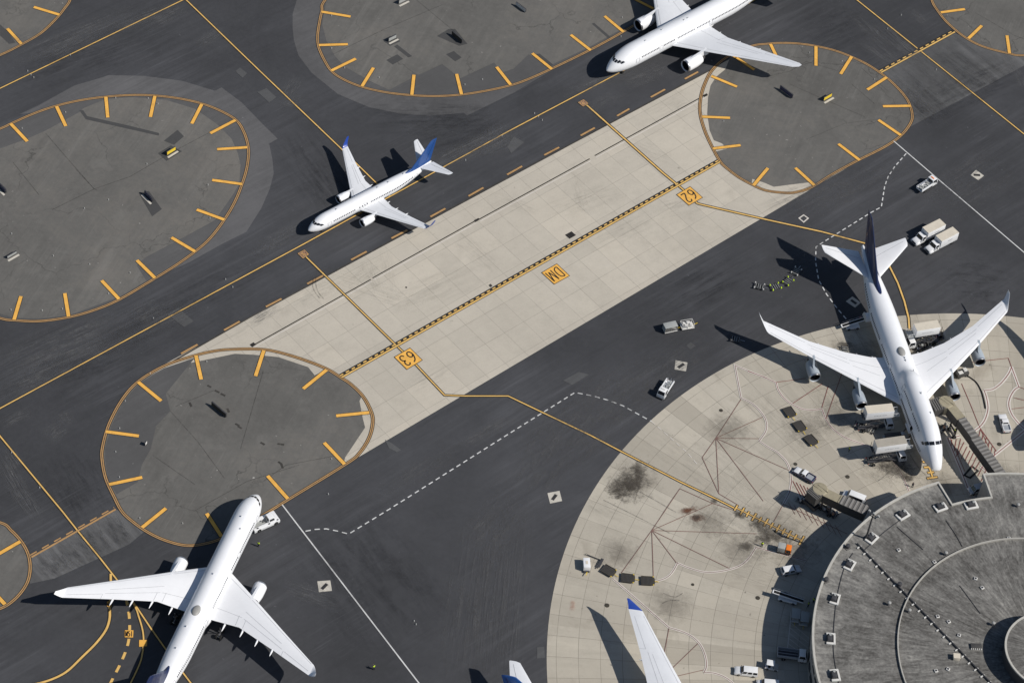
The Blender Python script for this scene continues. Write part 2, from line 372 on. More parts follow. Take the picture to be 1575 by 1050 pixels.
def line(name, px, w, mat, z=0.07, border=0.0, curve=False, dash=None, closed=False):
    pts = gp(px, 0, curve, closed); mb = MB(); ZI[0] += 1; z += 0.00025 * (ZI[0] % 30)
    if curve is False and len(pts) == 2 and dash is None: pts = [pts[0], (pts[0] + pts[1]) / 2, pts[1]]
    if border: ribbon(mb, pts, w + 2 * border, z - 0.01, closed)
    mb.mat(1 if border else 0)
    if dash:
        for sgm in dashes(pts, *dash): ribbon(mb, sgm, w, z)
    else: ribbon(mb, pts, w, z, closed)
    return struct(mb.build(name, [M['black'], mat] if border else mat, flat=True))
CC = G(1597.5, 1052.4)      # centre of the round apron and of the terminal
CC = Vector((125.64, 352.28 - OY, 0)); RA = 109.9
M['concrete'] = concrete('strip_concrete', (0.478, 0.438, 0.370), (6.1, 7.55), LD, None, 0.13, 0.62, 0.38)
M['apron'] = concrete('apron_concrete', (0.432, 0.397, 0.333), (4.9, 5.72), 0, (CC.x, CC.y, 121), 0.11, 0.85, 1.0)
mb = MB(); mb.poly([(-2600, -2600, 0), (2600, -2600, 0), (2600, 2600, 0), (-2600, 2600, 0)])
struct(mb.build('ground', M['asphalt'], flat=True))
# island outlines (photo pixels), clockwise or not does not matter
A = [(0,198.4),(16.5,190.7),(50.9,175.5),(84,164),(122,155),(162.8,149.3),(203.4,146.7),(237.8,147.5),(274.6,151.8),(310.2,159.7),(340.8,171.7),(363.6,185.6),(375.1,203.4),(381.4,223.8),(382,241.6),(378.9,262),(372.5,282.9),(361.1,310.9),(344.6,338.8),(323,366.8),(300,387.1),(269.5,408.8),(239,427.8),(185.6,459.6),(147.5,476.1),(106.8,487.6),(61,494),(22.9,492.7),(0,489.4),(-60,470),(-130,420),(-170,350),(-160,280),(-90,235)]
B = [(500.6,0),(495,17.8),(490.4,40.7),(488.4,58.5),(490.4,73.7),(498.1,91.5),(509.5,109.3),(527.3,122),(556.6,134),(593.4,142.4),(634.1,147),(672.3,148.3),(711.7,145.7),(751.1,139.4),(786,131.5),(813,122),(847,106.8),(907,77.6),(958,49.6),(1005,20),(1035,-8),(1050,-50),(1020,-100),(930,-125),(780,-120),(640,-90),(550,-50)]
C = [(1180,68),(1200.4,66.6),(1225.9,67.4),(1253.8,71.2),(1284.3,78.3),(1312.3,89),(1337.7,101.7),(1363.2,119.5),(1383.5,138.6),(1396.2,155.1),(1402.6,172.9),(1401.3,188.2),(1386,208.5),(1360.6,226.3),(1320,246.7),(1282,267.2),(1248.7,288),(1225.9,295.6),(1208,296.9),(1178,293.2),(1156.4,284),(1136,272.7),(1118,259),(1108,249),(1095.3,226.3),(1083.9,200.9),(1077,175.5),(1077.5,152.6),(1083.9,129.7),(1096.6,106.8),(1120.8,86.5),(1156.4,71.2)]
D = [(398,537),(356,537.3),(330.6,539.8),(300,546.7),(254.3,562),(213.6,586),(188.2,614),(167.8,652),(157.7,687.8),(157.2,708.2),(162.8,736),(175.5,764),(187,785.5),(201,799.5),(223.8,816),(249.2,828.8),(279.7,837.7),(305,837.7),(338,829),(372,811),(412.9,787),(443.4,768),(532.4,713.3),(552.8,696.8),(568,672.6),(573.6,647.2),(569.3,629.4),(557.8,609),(540,591.2),(524.8,581),(501.9,567),(466.3,553),(428.1,541.6)]
E = [(0,803.3),(17.8,816),(33,832.6),(43.2,851.7),(46.5,872),(43.2,892.4),(33,910),(17.8,925.4),(0,935.6),(-40,948),(-100,940),(-140,890),(-120,830),(-60,795)]
F = [(108,0),(99,14),(86.5,29.2),(63.6,50.9),(34.3,68.2),(0,85.2),(-60,108),(-130,90),(-140,-20),(-20,-95),(80,-70),(112,-25)]
Gi = [(1433,0),(1444.6,20.3),(1459.8,38),(1485.2,58.5),(1513.2,72.5),(1551.4,82.6),(1575,85.7),(1640,80),(1690,40),(1690,-40),(1600,-90),(1480,-70),(1432,-30)]
isl = dict(A=A, B=B, C=C, D=D, E=E, F=F, G=Gi)
# pale shoulders round the islands
sheet('shoulder_pavement', gp([(30,176),(58,163),(114,132),(158,119),(166,116),(221,117),(280,124.6),(330.6,140),(340.8,134.8),(372,158),(400,187),(427,213.6),(414,221),(419,245),(421,267),(415,290.5),(402,320),(379,356.6),(343,374.4),(292,403),(262,416),(239,429),(269.5,409),(300,387),(344.6,339),(372,283),(382,241),(372,200),(340,172),(290,156),(203.4,146.7),(122,155),(60,172)]), M['shoulder'], 0.01)
sheet('shoulder_pavement', gp([(468,-40),(456.6,0),(450,22),(450,43),(452,62),(458.7,85),(479,112),(519.7,145),(568,165.3),(619,175.5),(659.6,178.5),(713,173.7),(718,178),(790,143),(856,104),(813,122),(750,139),(672,148),(593,142),(527,122),(498,92),(488,58),(495,18),(508,-30)]), M['shoulder'], 0.01)
sheet('shoulder_pavement', gp([(1349.5,115.5),(1467.4,50.8),(1485.2,58.5),(1513.2,72.5),(1551.4,82.6),(1600,86),(1600,88),(1575,101.2),(1401.3,194.5),(1402.6,172.9),(1396.2,155.1),(1383.5,138.6)]), M['asphalt_worn'], 0.012)
sheet('shoulder_pavement', gp([(47,858.5),(180,783.5),(201,799.5),(222,817),(198,837),(84,889),(46,897),(46.5,872)]), M['asphalt_worn'], 0.012)
# concrete strip between the two islands
sheet('concrete_taxilane', gp([(225,575),(1150,76.4),(1310,254),(480,745)]), M['concrete'], 0.02)
# round apron of concrete slabs
mb = MB(); mb.poly([(CC.x + RA * cos(2 * pi * i / 240), CC.y + RA * sin(2 * pi * i / 240), 0.02) for i in range(240)])
struct(mb.build('apron', M['apron'], flat=True))
# island fill
fillC = [(1115.7,106.8),(1101,119),(1092.8,132),(1089,150),(1087.7,175.5),(1091.5,200.9),(1097.9,216),(1110.6,221),(1118,229),(1101,233.5),(1110,251),(1128.4,267),(1136,272.7),(1156,283.5),(1157,275.5),(1175,281),(1190,287.5),(1246,280.5),(1250,286),(1284,265.7),(1320,246.7),(1360.6,226.3),(1386,208.5),(1401.3,188.2),(1402.6,172.9),(1396.2,155.1),(1383.5,138.6),(1363.2,119.5),(1337.7,101.7),(1312.3,89),(1284.3,78.3),(1253.8,71.2),(1225.9,67.4),(1200.4,66.6),(1180,68),(1156.4,71.2),(1124,86)]
fillD = [(213.6,586),(253,566),(305,555.6),(361,544),(390,545.4),(428,549),(474,564.5),(484,577),(503,568),(524.8,581),(540,591.2),(556,610),(553,616.6),(557.8,642),(561.6,657.3),(531,703),(528,715.5),(443.4,768),(412.9,787),(372,811),(338,829),(305,837.7),(279.7,837.7),(249.2,828.8),(223.8,816),(201,799.5),(187,785.5),(175.5,764),(162.8,736),(157.2,708.2),(157.7,687.8),(167.8,652),(188.2,614)]
for k, o in isl.items():
    if k == 'C': sheet('island_pavement', gp(fillC), M['infill'], 0.03)
    elif k == 'D': sheet('island_pavement', gp(fillD), M['infill'], 0.03)
    else: sheet('island_pavement', gp(o, 0, True, True), M['infill2'] if k in 'AB' else M['infill'], 0.03)
sheet('island_pavement', gp([(-90,262),(42,213.6),(68.7,202),(122,173),(128,167),(162.8,152.6),(203,150),(254.3,153.8),(300,167.8),(333,190.7),(356,213.6),(366,236.5),(370,254.3),(368,283),(356,303),(330.6,338.8),(284.8,364),(223.8,396),(210,408),(225,432),(185,456),(106,485),(61,490),(22,489),(-60,464),(-120,415),(-155,350),(-148,285)]), M['infill'], 0.04)
sheet('island_pavement', gp([(520,-40),(502,0),(495.5,38),(502,63.6),(514.6,86.5),(532.4,104),(568,124.6),(598.5,138.6),(640.5,117),(680,98.7),(708,120.8),(760,96.6),(771.5,112),(790,106),(813,84),(846,101),(904,74),(955,46),(1000,17),(1020,-20),(1000,-90),(900,-110),(650,-80)]), M['infill'], 0.04)
sheet('island_pavement', gp([(300,550),(253,566),(214,590),(190,617),(171,655),(162,690),(162,708),(166,735),(179,760),(212,741),(218,715),(232,690),(240,655),(262,632),(255,605)]), M['infill2'], 0.04)
# patches and joints
rb = NT('tyre_mark_rubber'); rb.done((0.03, 0.028, 0.026), 0.85, 0.2); rb.put(rb.b.inputs['Alpha'], rb.math('MULTIPLY', rb.ramp(rb.noise(rb.pos, 1.2, 5, 0.7), [(0.3, 0.1), (0.7, 1.0)]), 0.5)); M['skid'] = rb.m
def patch(px, m='patch', z=0.05): sheet('pavement_patch', gp(px), M[m], z)
for q in [[(252,217),(273,200),(283,210),(268,223)],[(243,236),(263,224),(280,233),(256,248)],[(213,297),(229,294),(249,322),(234,333)],
          [(594,93),(611,84),(620,91),(604,100)],[(686,84),(698,79),(710,89),(700,95)],[(606,72),(611,69),(634,87),(628,89)],[(672,56),(690,45),(700,45),(719,68),(706,71)],
          [(590,64),(607,56),(616,64),(600,71)],[(910,37),(914,36),(941,59),(936,60)],[(819,84),(830,83),(851,100),(847,103)],[(122,170),(128,170),(134,179),(200,194),(245,205),(244,209),(190,197),(132,184)],[(0,38),(11,48),(24,66),(14,68),(0,55)]]:
    patch(q)
for q in [[(362,110),(369,104),(380,113),(373,120)],[(396,142),(410,136),(425,150),(414,158)],[(780,226),(790,210),(806,219),(786,236)],[(258,484),(274,474),(298,494),(283,503)],[(824,790),(824,790),(836,1000),(825,1003)][:0] or [(826,995),(837,994),(838,1011),(826,1012)],[(1055,532),(1062,526),(1070,532),(1062,537)],[(866,585),(890,572),(906,576),(880,592)],[(592,676),(602,681),(617,692),(610,695),(598,689)]]:
    patch(q, 'patch_light')
patch([(851,362),(879,342),(898,354),(869,379)][:4], 'patch_light') if False else None
def seam(px, w=0.22, curve=False): line('pavement_seam', px, w, M['skid'], 0.055, 0, curve)
for q in [[(70,205),(100,240),(145,291)],[(145,291),(200,272),(262,236)],[(80,323),(145,291)],[(262,236),(330,200)],[(116,260),(145,291),(150,293)],[(512,84),(590,46),(680,8)],[(640,0),(700,50)],[(1325,105),(1365,140)],[(1310,130),(1345,160)],[(1290,110),(1240,95),(1215,110),(1180,118)],[(1215,130),(1260,150),(1330,180)],
          [(370,690),(405,570)],[(270,625),(330,600)],[(262,632),(305,680),(345,735)],[(235,700),(300,745)],[(300,785),(380,740),(460,715)],[(405,740),(440,715),(520,700)],[(20,250),(60,300)],[(1500,20),(1560,55),(1600,70)]]:
    seam(q, 0.16)
seam([(1240,215),(1300,190),(1356,183)], 0.12)
# ------------------------------------------------------------------ markings
for k, o in isl.items():
    pts = cr([G(x, y) for x, y in o], True, 6); mb = MB()
    ribbon(mb, pts, 0.95, 0.06, True); mb.mat(1)
    for dd in (-0.2, 0.2):
        q = []
        for i, p in enumerate(pts):
            t = pts[(i + 1) % len(pts)] - pts[i - 1]; t.z = 0; t.normalize(); q.append(p + Vector((-t.y, t.x, 0)) * dd)
        ribbon(mb, q, 0.24, 0.07, True)
    struct(mb.build('island_edge_line', [M['black'], M['orange']], flat=True))
bars = [(16.5,190.7,42,217.9),(87,164,101.2,194.5),(162.8,149.5,165.8,181.3),(238.3,148,231.4,180.5),(310.7,160.2,295,190.7),(362.4,185.1,323.5,205.5),(380.2,227,333.9,230.1),(372.5,283.6,326.3,277.3),(345,338.3,302.6,322.8),(300,387.1,263.7,365.5),(238.5,427.8,210.6,400.4),(183.1,460.1,156.4,431.6),(105.5,487,99.7,451.2),(21.6,491.9,32.3,455.8),
 (494.3,18.6,539.3,26.2),(490.4,70,535,68.7),(509.5,109.3,547.2,90.8),(556.6,133.5,574.4,104.8),(633.4,146.7,636.7,115.7),(709.9,145.7,702.3,114.4),(785.4,131,763.8,103.5),(848.7,106.8,818.7,82.6),(908.4,78,877.9,54.2),(958.8,49.6,930,25.4),(1005,14,972,-3),
 (1094,117.5,1133.5,134),(1080,180,1122.8,181.8),(1096.6,228.9,1139,223.8),(1128.4,86.5,1160.2,108),(1185,68.2,1197,93),(1255,71.7,1255,101.7),(1309.8,87.7,1293,114.4),(1363.7,119.5,1334,138.6),(1400.8,163.3,1358,164),(1385.6,208.5,1351,184.9),(1322,246.7,1289.4,221.7),(1252.6,285.4,1223.3,258.6),(1159,285.4,1181,259),
 (301.3,546.7,309.5,583.6),(405.8,539,393,578.5),(502.4,568.8,466.3,598),(568,634.4,517,639.5),(529.9,713.8,498.6,680.7),(442.6,766.7,411.6,731.6),(212.3,587.4,247.9,616.6),(162.8,663.7,213.6,670.5),(167.8,745,218.7,734),(218.7,811,255.3,781.5),(340.8,825,317.9,789.4),
 (31,832.6,-6,854),(7.6,929,-8,912),(91.5,23.4,52,11.4),(33,68.2,11.4,44.5),(1447,19.8,1484,14.7),(1489.6,59.8,1510,40),(1552.7,82.6,1548.8,55.2)]
for x0, y0, x1, y1 in bars: line('shoulder_bar', [(x0, y0), (x1, y1)], 0.86, M['bar'], 0.09, 0.14)
def tl(px, curve=False, w=0.32, z=0.07, b=0.2, m='yellow'): return line('taxiway_line', px, w, M[m], z, b, curve)
tl([(-25,148.5),(282.3,0),(330,-23)]); tl([(-20,638.8),(0,628),(470,374),(780,203.4),(947.8,115),(1145,9),(1200,-21)])
tl([(286,0),(399,109),(528.6,232.7),(575,278),(600,302)]); tl([(1309,-8),(1317.4,0),(1446,103),(1575,206.5),(1640,259)])
tl([(-18,649),(0,670.5),(96.6,787),(119.5,816),(154,858),(181.8,893.6),(208.5,930.5),(231.4,964.8),(255.6,999),(281,1033.5),(294,1050.5),(310,1072)])
tl([(181.8,893.6),(206.5,930.5),(213.6,948.3),(219.4,968.6),(221,985),(220,996.6),(216,1017),(203.4,1045),(192,1066)], True)
tl([(170.4,882),(170.4,905),(169,933),(168.6,950.8),(162.8,968.6),(147.5,989),(127,1009.3),(104.3,1031),(84,1042.4),(61,1050),(25,1058)], True, 0.5)
tl([(467,391.5),(603.6,525.7),(632,552.5),(683.7,607.7),(715.5,609),(781.6,609),(834.7,634.4),(907,668.8),(958,695.5),(1047,741.2),(1105.5,769.2),(1133,783)], False, 0.32, 0.075, 0.22)
tl([(898,160),(903.3,162.7),(1019,265.7),(1052,293),(1072.4,313),(1077,314.5),(1180,338.3),(1264,356.6),(1332.7,375),(1352,385),(1368.3,410),(1381,435.5),(1391,463.4),(1397.5,488.9),(1398.8,507)], False, 0.42, 0.075, 0.25)
line('taxiway_line', [(194,920),(198.5,945),(199.3,972),(195.8,993.6),(186,1018.5),(173,1044),(162,1066)], 0.6, M['yellow'], 0.07, 0, True, (1.9, 1.7))
# hold lines: a dashed and a solid line side by side
def holdline(p, q, w=0.42, blk=True, on=0.95, off=0.8, m='yellow'):
    a, b = G(*p), G(*q); n = 40; pts = [a.lerp(b, i / n) for i in range(n + 1)]
    up = offset(pts, 0.62); mb = MB()
    if blk:
        ribbon(mb, offset(pts, 0.66), 0.92, 0.08); ribbon(mb, pts, w + 0.3, 0.082)
    mb.mat(1); ribbon(mb, pts, w, 0.092)
    for d in dashes(up, on, off): ribbon(mb, d, 0.34, 0.092)
    struct(mb.build('hold_line', [M['black'], M[m]], flat=True))
holdline((525.5, 580.5), (1107.5, 249.2)); holdline((1355.5, 111.9), (1468.7, 49.6), 0.42, True, 1.2, 1.0)
holdline((48.3, 856.7), (178, 783), 0.45, False, 1.8, 1.4, 'orange')
# dashed edge along the concrete
for a, b in [((278.5,544),(303.9,530)),((344.6,508),(368.7,494.5)),((409,472),(433,459.6)),((472.6,436.7),(496.8,424)),((540,399.9),(564,387)),((602,366.8),(626.5,354)),((662,333.7),(685,321)),((720.6,302),(743.5,289)),((780,269),(803,256)),((837,239),(860,227)),((893,209),(914.8,197)),((949,178.8),(968,167.8)),((1001,150),(1022.8,138)),((1053.4,122),(1073.7,111))]:
    line('taxiway_edge_dash', [a, b], 0.54, M['orange'], 0.07, 0.12)
line('pavement_seam', [(262,558),(390,484.8),(790,268.6),(1097.9,105.3)], 0.42, M['joint'], 0.05)
# slotted drain along the concrete
for q in [[(388,532),(570.5,429.9)],[(573,427.8),(731,340)],[(737,337.6),(907,244.6)],[(914.8,239.8),(1084,147)]]:
    line('slot_drain', q, 0.3, M['black'], 0.06)
    line('slot_drain', [(q[0][0]+1.5, q[0][1]+3), (q[1][0]+1.5, q[1][1]+3)], 0.22, M['pale'], 0.055)
for q in [[(384,530),(390,526.5),(394,530),(388,534)],[(729,339),(736,335.5),(738,338),(731,342)],[(1081,147),(1087,144),(1089,147),(1083,150)]]: patch(q, 'black', 0.065)
patch([(869,361.5),(879,356),(886,362),(876,367.5)], 'black', 0.06); patch([(851,362),(876,346),(899,362),(874,378)], 'concrete', 0.03) if False else None
sheet('pavement_patch', gp([(751.5,439),(754.5,436.5),(757.5,439.5),(754.5,442)]), M['joint'], 0.06)
sheet('pavement_patch', gp([(623,442),(624.5,440.6),(626.6,442),(625,443.8)]), M['black'], 0.06)
# white lines
line('service_road_line', [(434,776),(644.3,1050),(665,1077)], 0.3, M['white']); line('service_road_line', [(1374.6,217.4),(1424.2,260),(1575,388.4),(1630,436)], 0.3, M['white'])
line('service_road_line', [(470,816.6),(485.4,813.8),(501.9,813),(519.7,816.6),(536.2,821),(598.5,783),(790,662.4),(884.3,603.6),(912,609),(935,615.4),(958,624),(983.4,638),(1002,648)], 0.29, M['white'], 0.07, 0, False, (1.2, 0.9))
line('service_road_line', [(1002,648),(1030,672),(1056,695),(1075,717)], 0.2, M['pale'], 0.07, 0, False, (1.25, 0.85))
line('service_road_line', [(1393.7,236.5),(1376,256.8),(1366,272),(1360.6,287),(1355.5,318.5),(1340,327),(1264,374),(1255,380),(1254.3,402.4),(1259,430.4),(1271.6,453.3),(1287,473.6),(1302,491.4)], 0.29, M['white'], 0.07, 0, False, (1.2, 0.85))
# lead-in centre line with cross ticks at the free stand and at the occupied one
def ticks(path, items, w=0.26):
    mb = MB(); pts = gp(path); ribbon(mb, pts, w + 0.3, 0.085); segs = [gp(i) for i in items]
    for s_ in segs: ribbon(mb, s_, w + 0.45, 0.085)
    mb.mat(1); ribbon(mb, pts, w, 0.1)
    for s_ in segs: ribbon(mb, [s_[0].lerp(s_[1], 0.05), s_[1].lerp(s_[0], 0.05)], w + 0.1, 0.104)
    struct(mb.build('stop_marking', [M['black'], M['yellow']], flat=True))
tk = [(1132,781),(1141.4,786.6),(1150,790.4),(1159.9,795),(1168.9,799.4),(1178.3,803.3),(1186.9,808),(1196.3,812.7),(1205.3,817),(1213.8,821.7),(1223.3,826),(1233,831)]
ticks([tk[0], tk[-1]], [((x + 3.6 * s, y - 6.2 * s), (x - 3.6 * s, y + 6.2 * s)) for i, (x, y) in enumerate(tk) for s in [(1.0 if i % 2 else 0.72) * (1.15 if i == 11 else 1)]])
ticks([(1423,700),(1434.4,734)], [((1418.5,710.5),(1428,710)),((1420.5,719),(1431.5,718)),((1426,727),(1437,726)),((1425,736),(1442.5,733.3))], 0.4)
# red and white stand outlines on the apron
def stand(px, curve=False, pale=True, w=0.16, red='red'):
    pts = gp(px, 0, curve)
    mb = MB()
    ZI[0] += 1; e = 0.00025 * (ZI[0] % 30)
    if pale: ribbon(mb, pts, w + (0.62 if w > 0.22 else 0.38), 0.085 + e)
    mb.mat(1); ribbon(mb, pts, min(w, 0.2) * (0.8 if red == 'dullred' else 1), 0.095 + e)
    struct(mb.build('stand_outline', [M['pale'], M[red]], flat=True))
stand([(1180,582.3),(1130.4,562),(1139.8,612)], False, True, 0.2, 'dullred'); stand([(1139.8,612),(1156.4,620.4),(1169,632),(1178,647),(1178,662.4),(1167.8,678)], True, True, 0.2, 'dullred')
stand([(1167.8,678),(1180,686.6),(1195.3,695.5),(1208,708),(1214.4,721),(1217,736),(1214,756.5),(1205,775)], True, True, 0.2, 'dullred')
stand([(1150,571),(1175,579.8),(1194,588.7)], False, True); stand([(1194,588.7),(1198,601.4),(1210.6,616.6),(1231,628),(1248.7,630.6),(1264,628.8)], True); stand([(1264,628.8),(1270.4,644.6),(1281.8,659.9),(1299.6,672.6),(1322.5,681.5),(1360,695)], True)
stand([(1360,690),(1386,727),(1398,755)], False)
for q in [(1139.8,614),(1172.9,641.6),(1167.8,674.6),(1213,723),(1174,770.5),(1105.5,759),(1080,703.6)]: stand([(1101,673.8), q], False, False, 0.2, 'dullred')
stand([(1080,703.6),(1105.5,759),(1136,777)], False, False, 0.2, 'dullred'); stand([(1205,775),(1190,802)], False, False, 0.2, 'dullred')
for a, b in [((1219.5,620.4),(1265,590)),((1264,626.8),(1274,593.7)),((1194,588),(1240,582)),((1270,645),(1300,560))]: stand([a, b], False, False, 0.16)
for q in [(1045.7,751.4),(1096.6,774),(1164,820.6),(1122,874),(1040.6,865.6),(1005,890),(955.5,881)]: stand([(1002.5,815.5), q], False, False, 0.2, 'dullred')
stand([(1045.7,751.4),(1096,774),(1128,784)], False, False, 0.2, 'dullred')
stand([(1240,862),(1162.7,841.5)], False, True); stand([(1162.7,841.5),(1151,859),(1136,870.7),(1110.6,878),(1085,879.6),(1059.7,873),(1042,865.6)], True, True, 0.2, 'dullred'); stand([(1042,865.6),(1034,879.6),(1024,888.5),(1008,894)], True, True, 0.2, 'dullred')
stand([(942.7,889.8),(1029.2,964.8)], False, True, 0.2, 'dullred'); stand([(1029.2,964.8),(1049.5,971),(1064.8,978.8),(1077.5,991.5),(1085,1009.3),(1086.4,1024.6),(1082.6,1033.5)], True, True, 0.2, 'dullred'); stand([(1082.6,1033.5),(1097.9,1034.7),(1113,1040),(1125.8,1048.7),(1135,1060)], True, True, 0.2, 'dullred')
for a, b in [((1029,966),(1019,1017)),((1073.7,989),(1029,1032)),((1082.6,1029.7),(1040,1039.6))]: stand([a, b], False, False, 0.2, 'dullred')
stand([(1555.5,565),(1551,575),(1540,589),(1527.5,598.4),(1513.5,600.7)], True, True, 0.3); stand([(1513.5,600.7),(1516.6,609.3),(1519.2,622),(1519,632),(1515,645),(1508,655),(1499.2,662.3)], True, True, 0.3)
stand([(1555.5,564),(1567,595.3)], False, True, 0.25); stand([(1567,595.3),(1560,600),(1553.3,611.7),(1551.5,623.5),(1555.6,636.4),(1563.9,648),(1574.8,658.7),(1592,672)], True, True, 0.3)
stand([(1494.9,557.2),(1550.8,551),(1555.5,564)], False, False); stand([(1479,590),(1493,623),(1505,652.9),(1520,686)], False, False)
for a, b in [((1560,612),(1580,617)),((1556,629),(1580,626)),((1569,650),(1580,643)),((1567,595),(1585,602))]: stand([a, b], False, False)
stand([(1475.7,670.5),(1457.5,674),(1464.2,690),(1478,723),(1493,762)], False, True, 0.3); stand([(1461,673.5),(1470,692),(1484,725)], False, False)
stand([(1527.4,701.6),(1574.8,663.4),(1600,643)], False, True, 0.3); stand([(1508,717),(1526,731)], False, True, 0.3)
for a, b in [((1464,676),(1463,686)),((1471,675),(1467.5,694)),((1477.5,675),(1471,702)),((1482.8,680),(1473.4,698.7)),((1487.5,687),(1478,706)),((1492,693),(1484,709)),((1497.5,696),(1488.7,715)),((1502,703),(1494,719)),((1507.5,709),(1499,723)),((1512,716),(1504,732)),((1517,722),(1509,740))]: stand([a, b], False, False, 0.28)
stand([(1507.5,658.7),(1532.7,694)], False, False, 0.2)
for i in range(6): stand([(1508 + i * 4.6, 660 + i * 6.3), (1505.5 + i * 4.6, 671 + i * 6.3)], False, False, 0.22)
stand([(1217,732),(1217.6,742),(1215,756),(1205,775),(1303,821)], False, False, 0.2, 'dullred')
for i in range(5): stand([(1219 + i * 5.6, 739 + i * 2.6), (1232 + i * 5.6, 763 + i * 2.6)], False, False, 0.2)
for i in range(9): stand([(1212 + i * 9, 772 + i * 4.4), (1223 + i * 9, 791 + i * 4.4)], False, False, 0.16, 'dullred')
line('stand_outline', [(1216.5,948),(1211,998)], 0.2, M['pale'], 0.08)
for i in range(6): line('stand_outline', [(1216 - i * 1.1, 957 + i * 8), (1250, 986 + i * 8)], 0.14, M['pale'], 0.08)
# painted boards with letters and numbers
GL = {'6': [[(0.78,0.93),(0.45,0.8),(0.22,0.5),(0.2,0.28),(0.35,0.08),(0.62,0.08),(0.78,0.25),(0.7,0.45),(0.48,0.52),(0.25,0.4)]],
      '3': [[(0.2,0.8),(0.38,0.93),(0.66,0.9),(0.75,0.72),(0.62,0.56),(0.42,0.52)],[(0.42,0.52),(0.7,0.46),(0.8,0.26),(0.66,0.09),(0.38,0.07),(0.2,0.2)]],
      '2': [[(0.2,0.76),(0.3,0.92),(0.62,0.93),(0.76,0.78),(0.68,0.58),(0.38,0.32),(0.2,0.08)],[(0.2,0.08),(0.82,0.08)]],
      'D': [[(0.22,0.06),(0.22,0.94)],[(0.22,0.94),(0.45,0.94),(0.7,0.82),(0.8,0.5),(0.7,0.18),(0.45,0.06),(0.22,0.06)]],
      'M': [[(0.12,0.04),(0.16,0.96)],[(0.16,0.96),(0.5,0.12)],[(0.5,0.12),(0.84,0.96)],[(0.84,0.96),(0.88,0.04)]],
      '5': [[(0.78,0.92),(0.26,0.92)],[(0.26,0.92),(0.22,0.55)],[(0.22,0.55),(0.5,0.6),(0.76,0.45),(0.76,0.22),(0.5,0.07),(0.2,0.14)]],
      '1': [[(0.5,0.05),(0.5,0.95)]]}
def board(q, text, lw=0.34, faded=False, border=0.16):
    """q: photo pixels of the text's bottom left, bottom right, top right and top left corner"""
    bl, br_, tr, tl_ = [G(*p) for p in q]; cen = (bl + br_ + tr + tl_) / 4; mb = MB()
    def bil(u, v): return bl.lerp(br_, u).lerp(tl_.lerp(tr, u), v)
    mb.add([(p.x, p.y, 0.1) for p in (bl, br_, tr, tl_)], [(0, 1, 2, 3)]); mb.mat(1)
    def inn(p): d = p - cen; return p - d.normalized() * border * 1.4
    mb.add([(p.x, p.y, 0.11) for p in map(inn, (bl, br_, tr, tl_))], [(0, 1, 2, 3)]); mb.mat(2)
    n = len(text)
    for i, ch in enumerate(text):
        for st in GL[ch]:
            P = [bil(0.08 + (0.84 / n) * (i + u), 0.12 + 0.76 * v) for u, v in st]
            ribbon(mb, cr(P, False, 5) if len(P) > 2 else P, lw, 0.12)
    o = mb.build('painted_board', [M['black'], M['orange'] if faded else M['bar'], M['dullred'] if faded else M['black']], flat=True)
    return struct(o)
board([(630.7,534.7),(605.7,549.3),(625.7,569),(650.3,554)], '63'); board([(1061.5,286.9),(1039.9,299.7),(1059.6,316.9),(1081.4,304.4)], '62')
board([(856.4,405.5),(832.4,419.5),(852.4,438),(876.7,424.5)], 'DM', 0.3)
board([(468.6,383.6),(456.9,390),(466,398.7),(476.3,391.6)], '63', 0.22, True, 0.1); board([(897.6,153),(888,158),(896.7,165),(905.9,159.9)], '62', 0.22, True, 0.1)
board([(191.4,980),(205.2,980.5),(205.7,968.6),(191.8,968.6)], 'M51', 0.2, False, 0.06); board([(164.3,933),(172,933),(172,924.5),(164.3,924.5)], '65', 0.18, False, 0.06); board([(213.6,994.5),(226.4,993.6),(226.6,983.6),(213.8,983.6)], '', 0.2, False, 0.04)
# tyre marks and stains: real dark rubber and oil with soft ragged edges
def stain_mat(name, c, dens):
    t = NT(name); oc = t.n('ShaderNodeTexCoord').outputs['Object']
    x = t.sep(oc); r = t.math('SQRT', t.math('ADD', t.math('MULTIPLY', x[0], x[0]), t.math('MULTIPLY', x[1], x[1])))
    nz = t.noise(t.mapping(t.pos, 0, (1, 1, 1)), 0.55, 6, 0.75, 0.6); n2 = t.noise(t.pos, 2.0, 4, 0.7)
    f = t.math('SUBTRACT', t.math('ADD', t.math('MULTIPLY', nz, 1.7), t.math('MULTIPLY', n2, 0.5)), t.math('ADD', t.math('MULTIPLY', r, 1.15), 0.32))
    a = t.math('MULTIPLY', t.ramp(f, [(0.0, 0.0), (0.7, 1.0)]), dens)
    t.done(c, 0.8, 0.3); t.put(t.b.inputs['Alpha'], a); return t.m
M['stain'] = stain_mat('oil_stain', (0.055, 0.046, 0.037), 0.68); M['grime'] = stain_mat('broad_grime', (0.12, 0.106, 0.088), 0.3); M['rust'] = stain_mat('rust_stain', (0.13, 0.045, 0.02), 0.8); M['pinkstain'] = stain_mat('hydraulic_stain', (0.42, 0.20, 0.14), 0.45)
def stain(px, py, rx, ry, rot=0.0, m='stain'):
    mb = MB(); n = 24; mb.poly([(cos(2 * pi * i / n), sin(2 * pi * i / n), 0) for i in range(n)])
    o = mb.build('stain', M[m], flat=True); p = G(px, py); o.location = (p.x, p.y, level(p.x, p.y, rx, ry, rot)); o.scale = (rx, ry, 1); o.rotation_euler = (0, 0, rot); return struct(o)
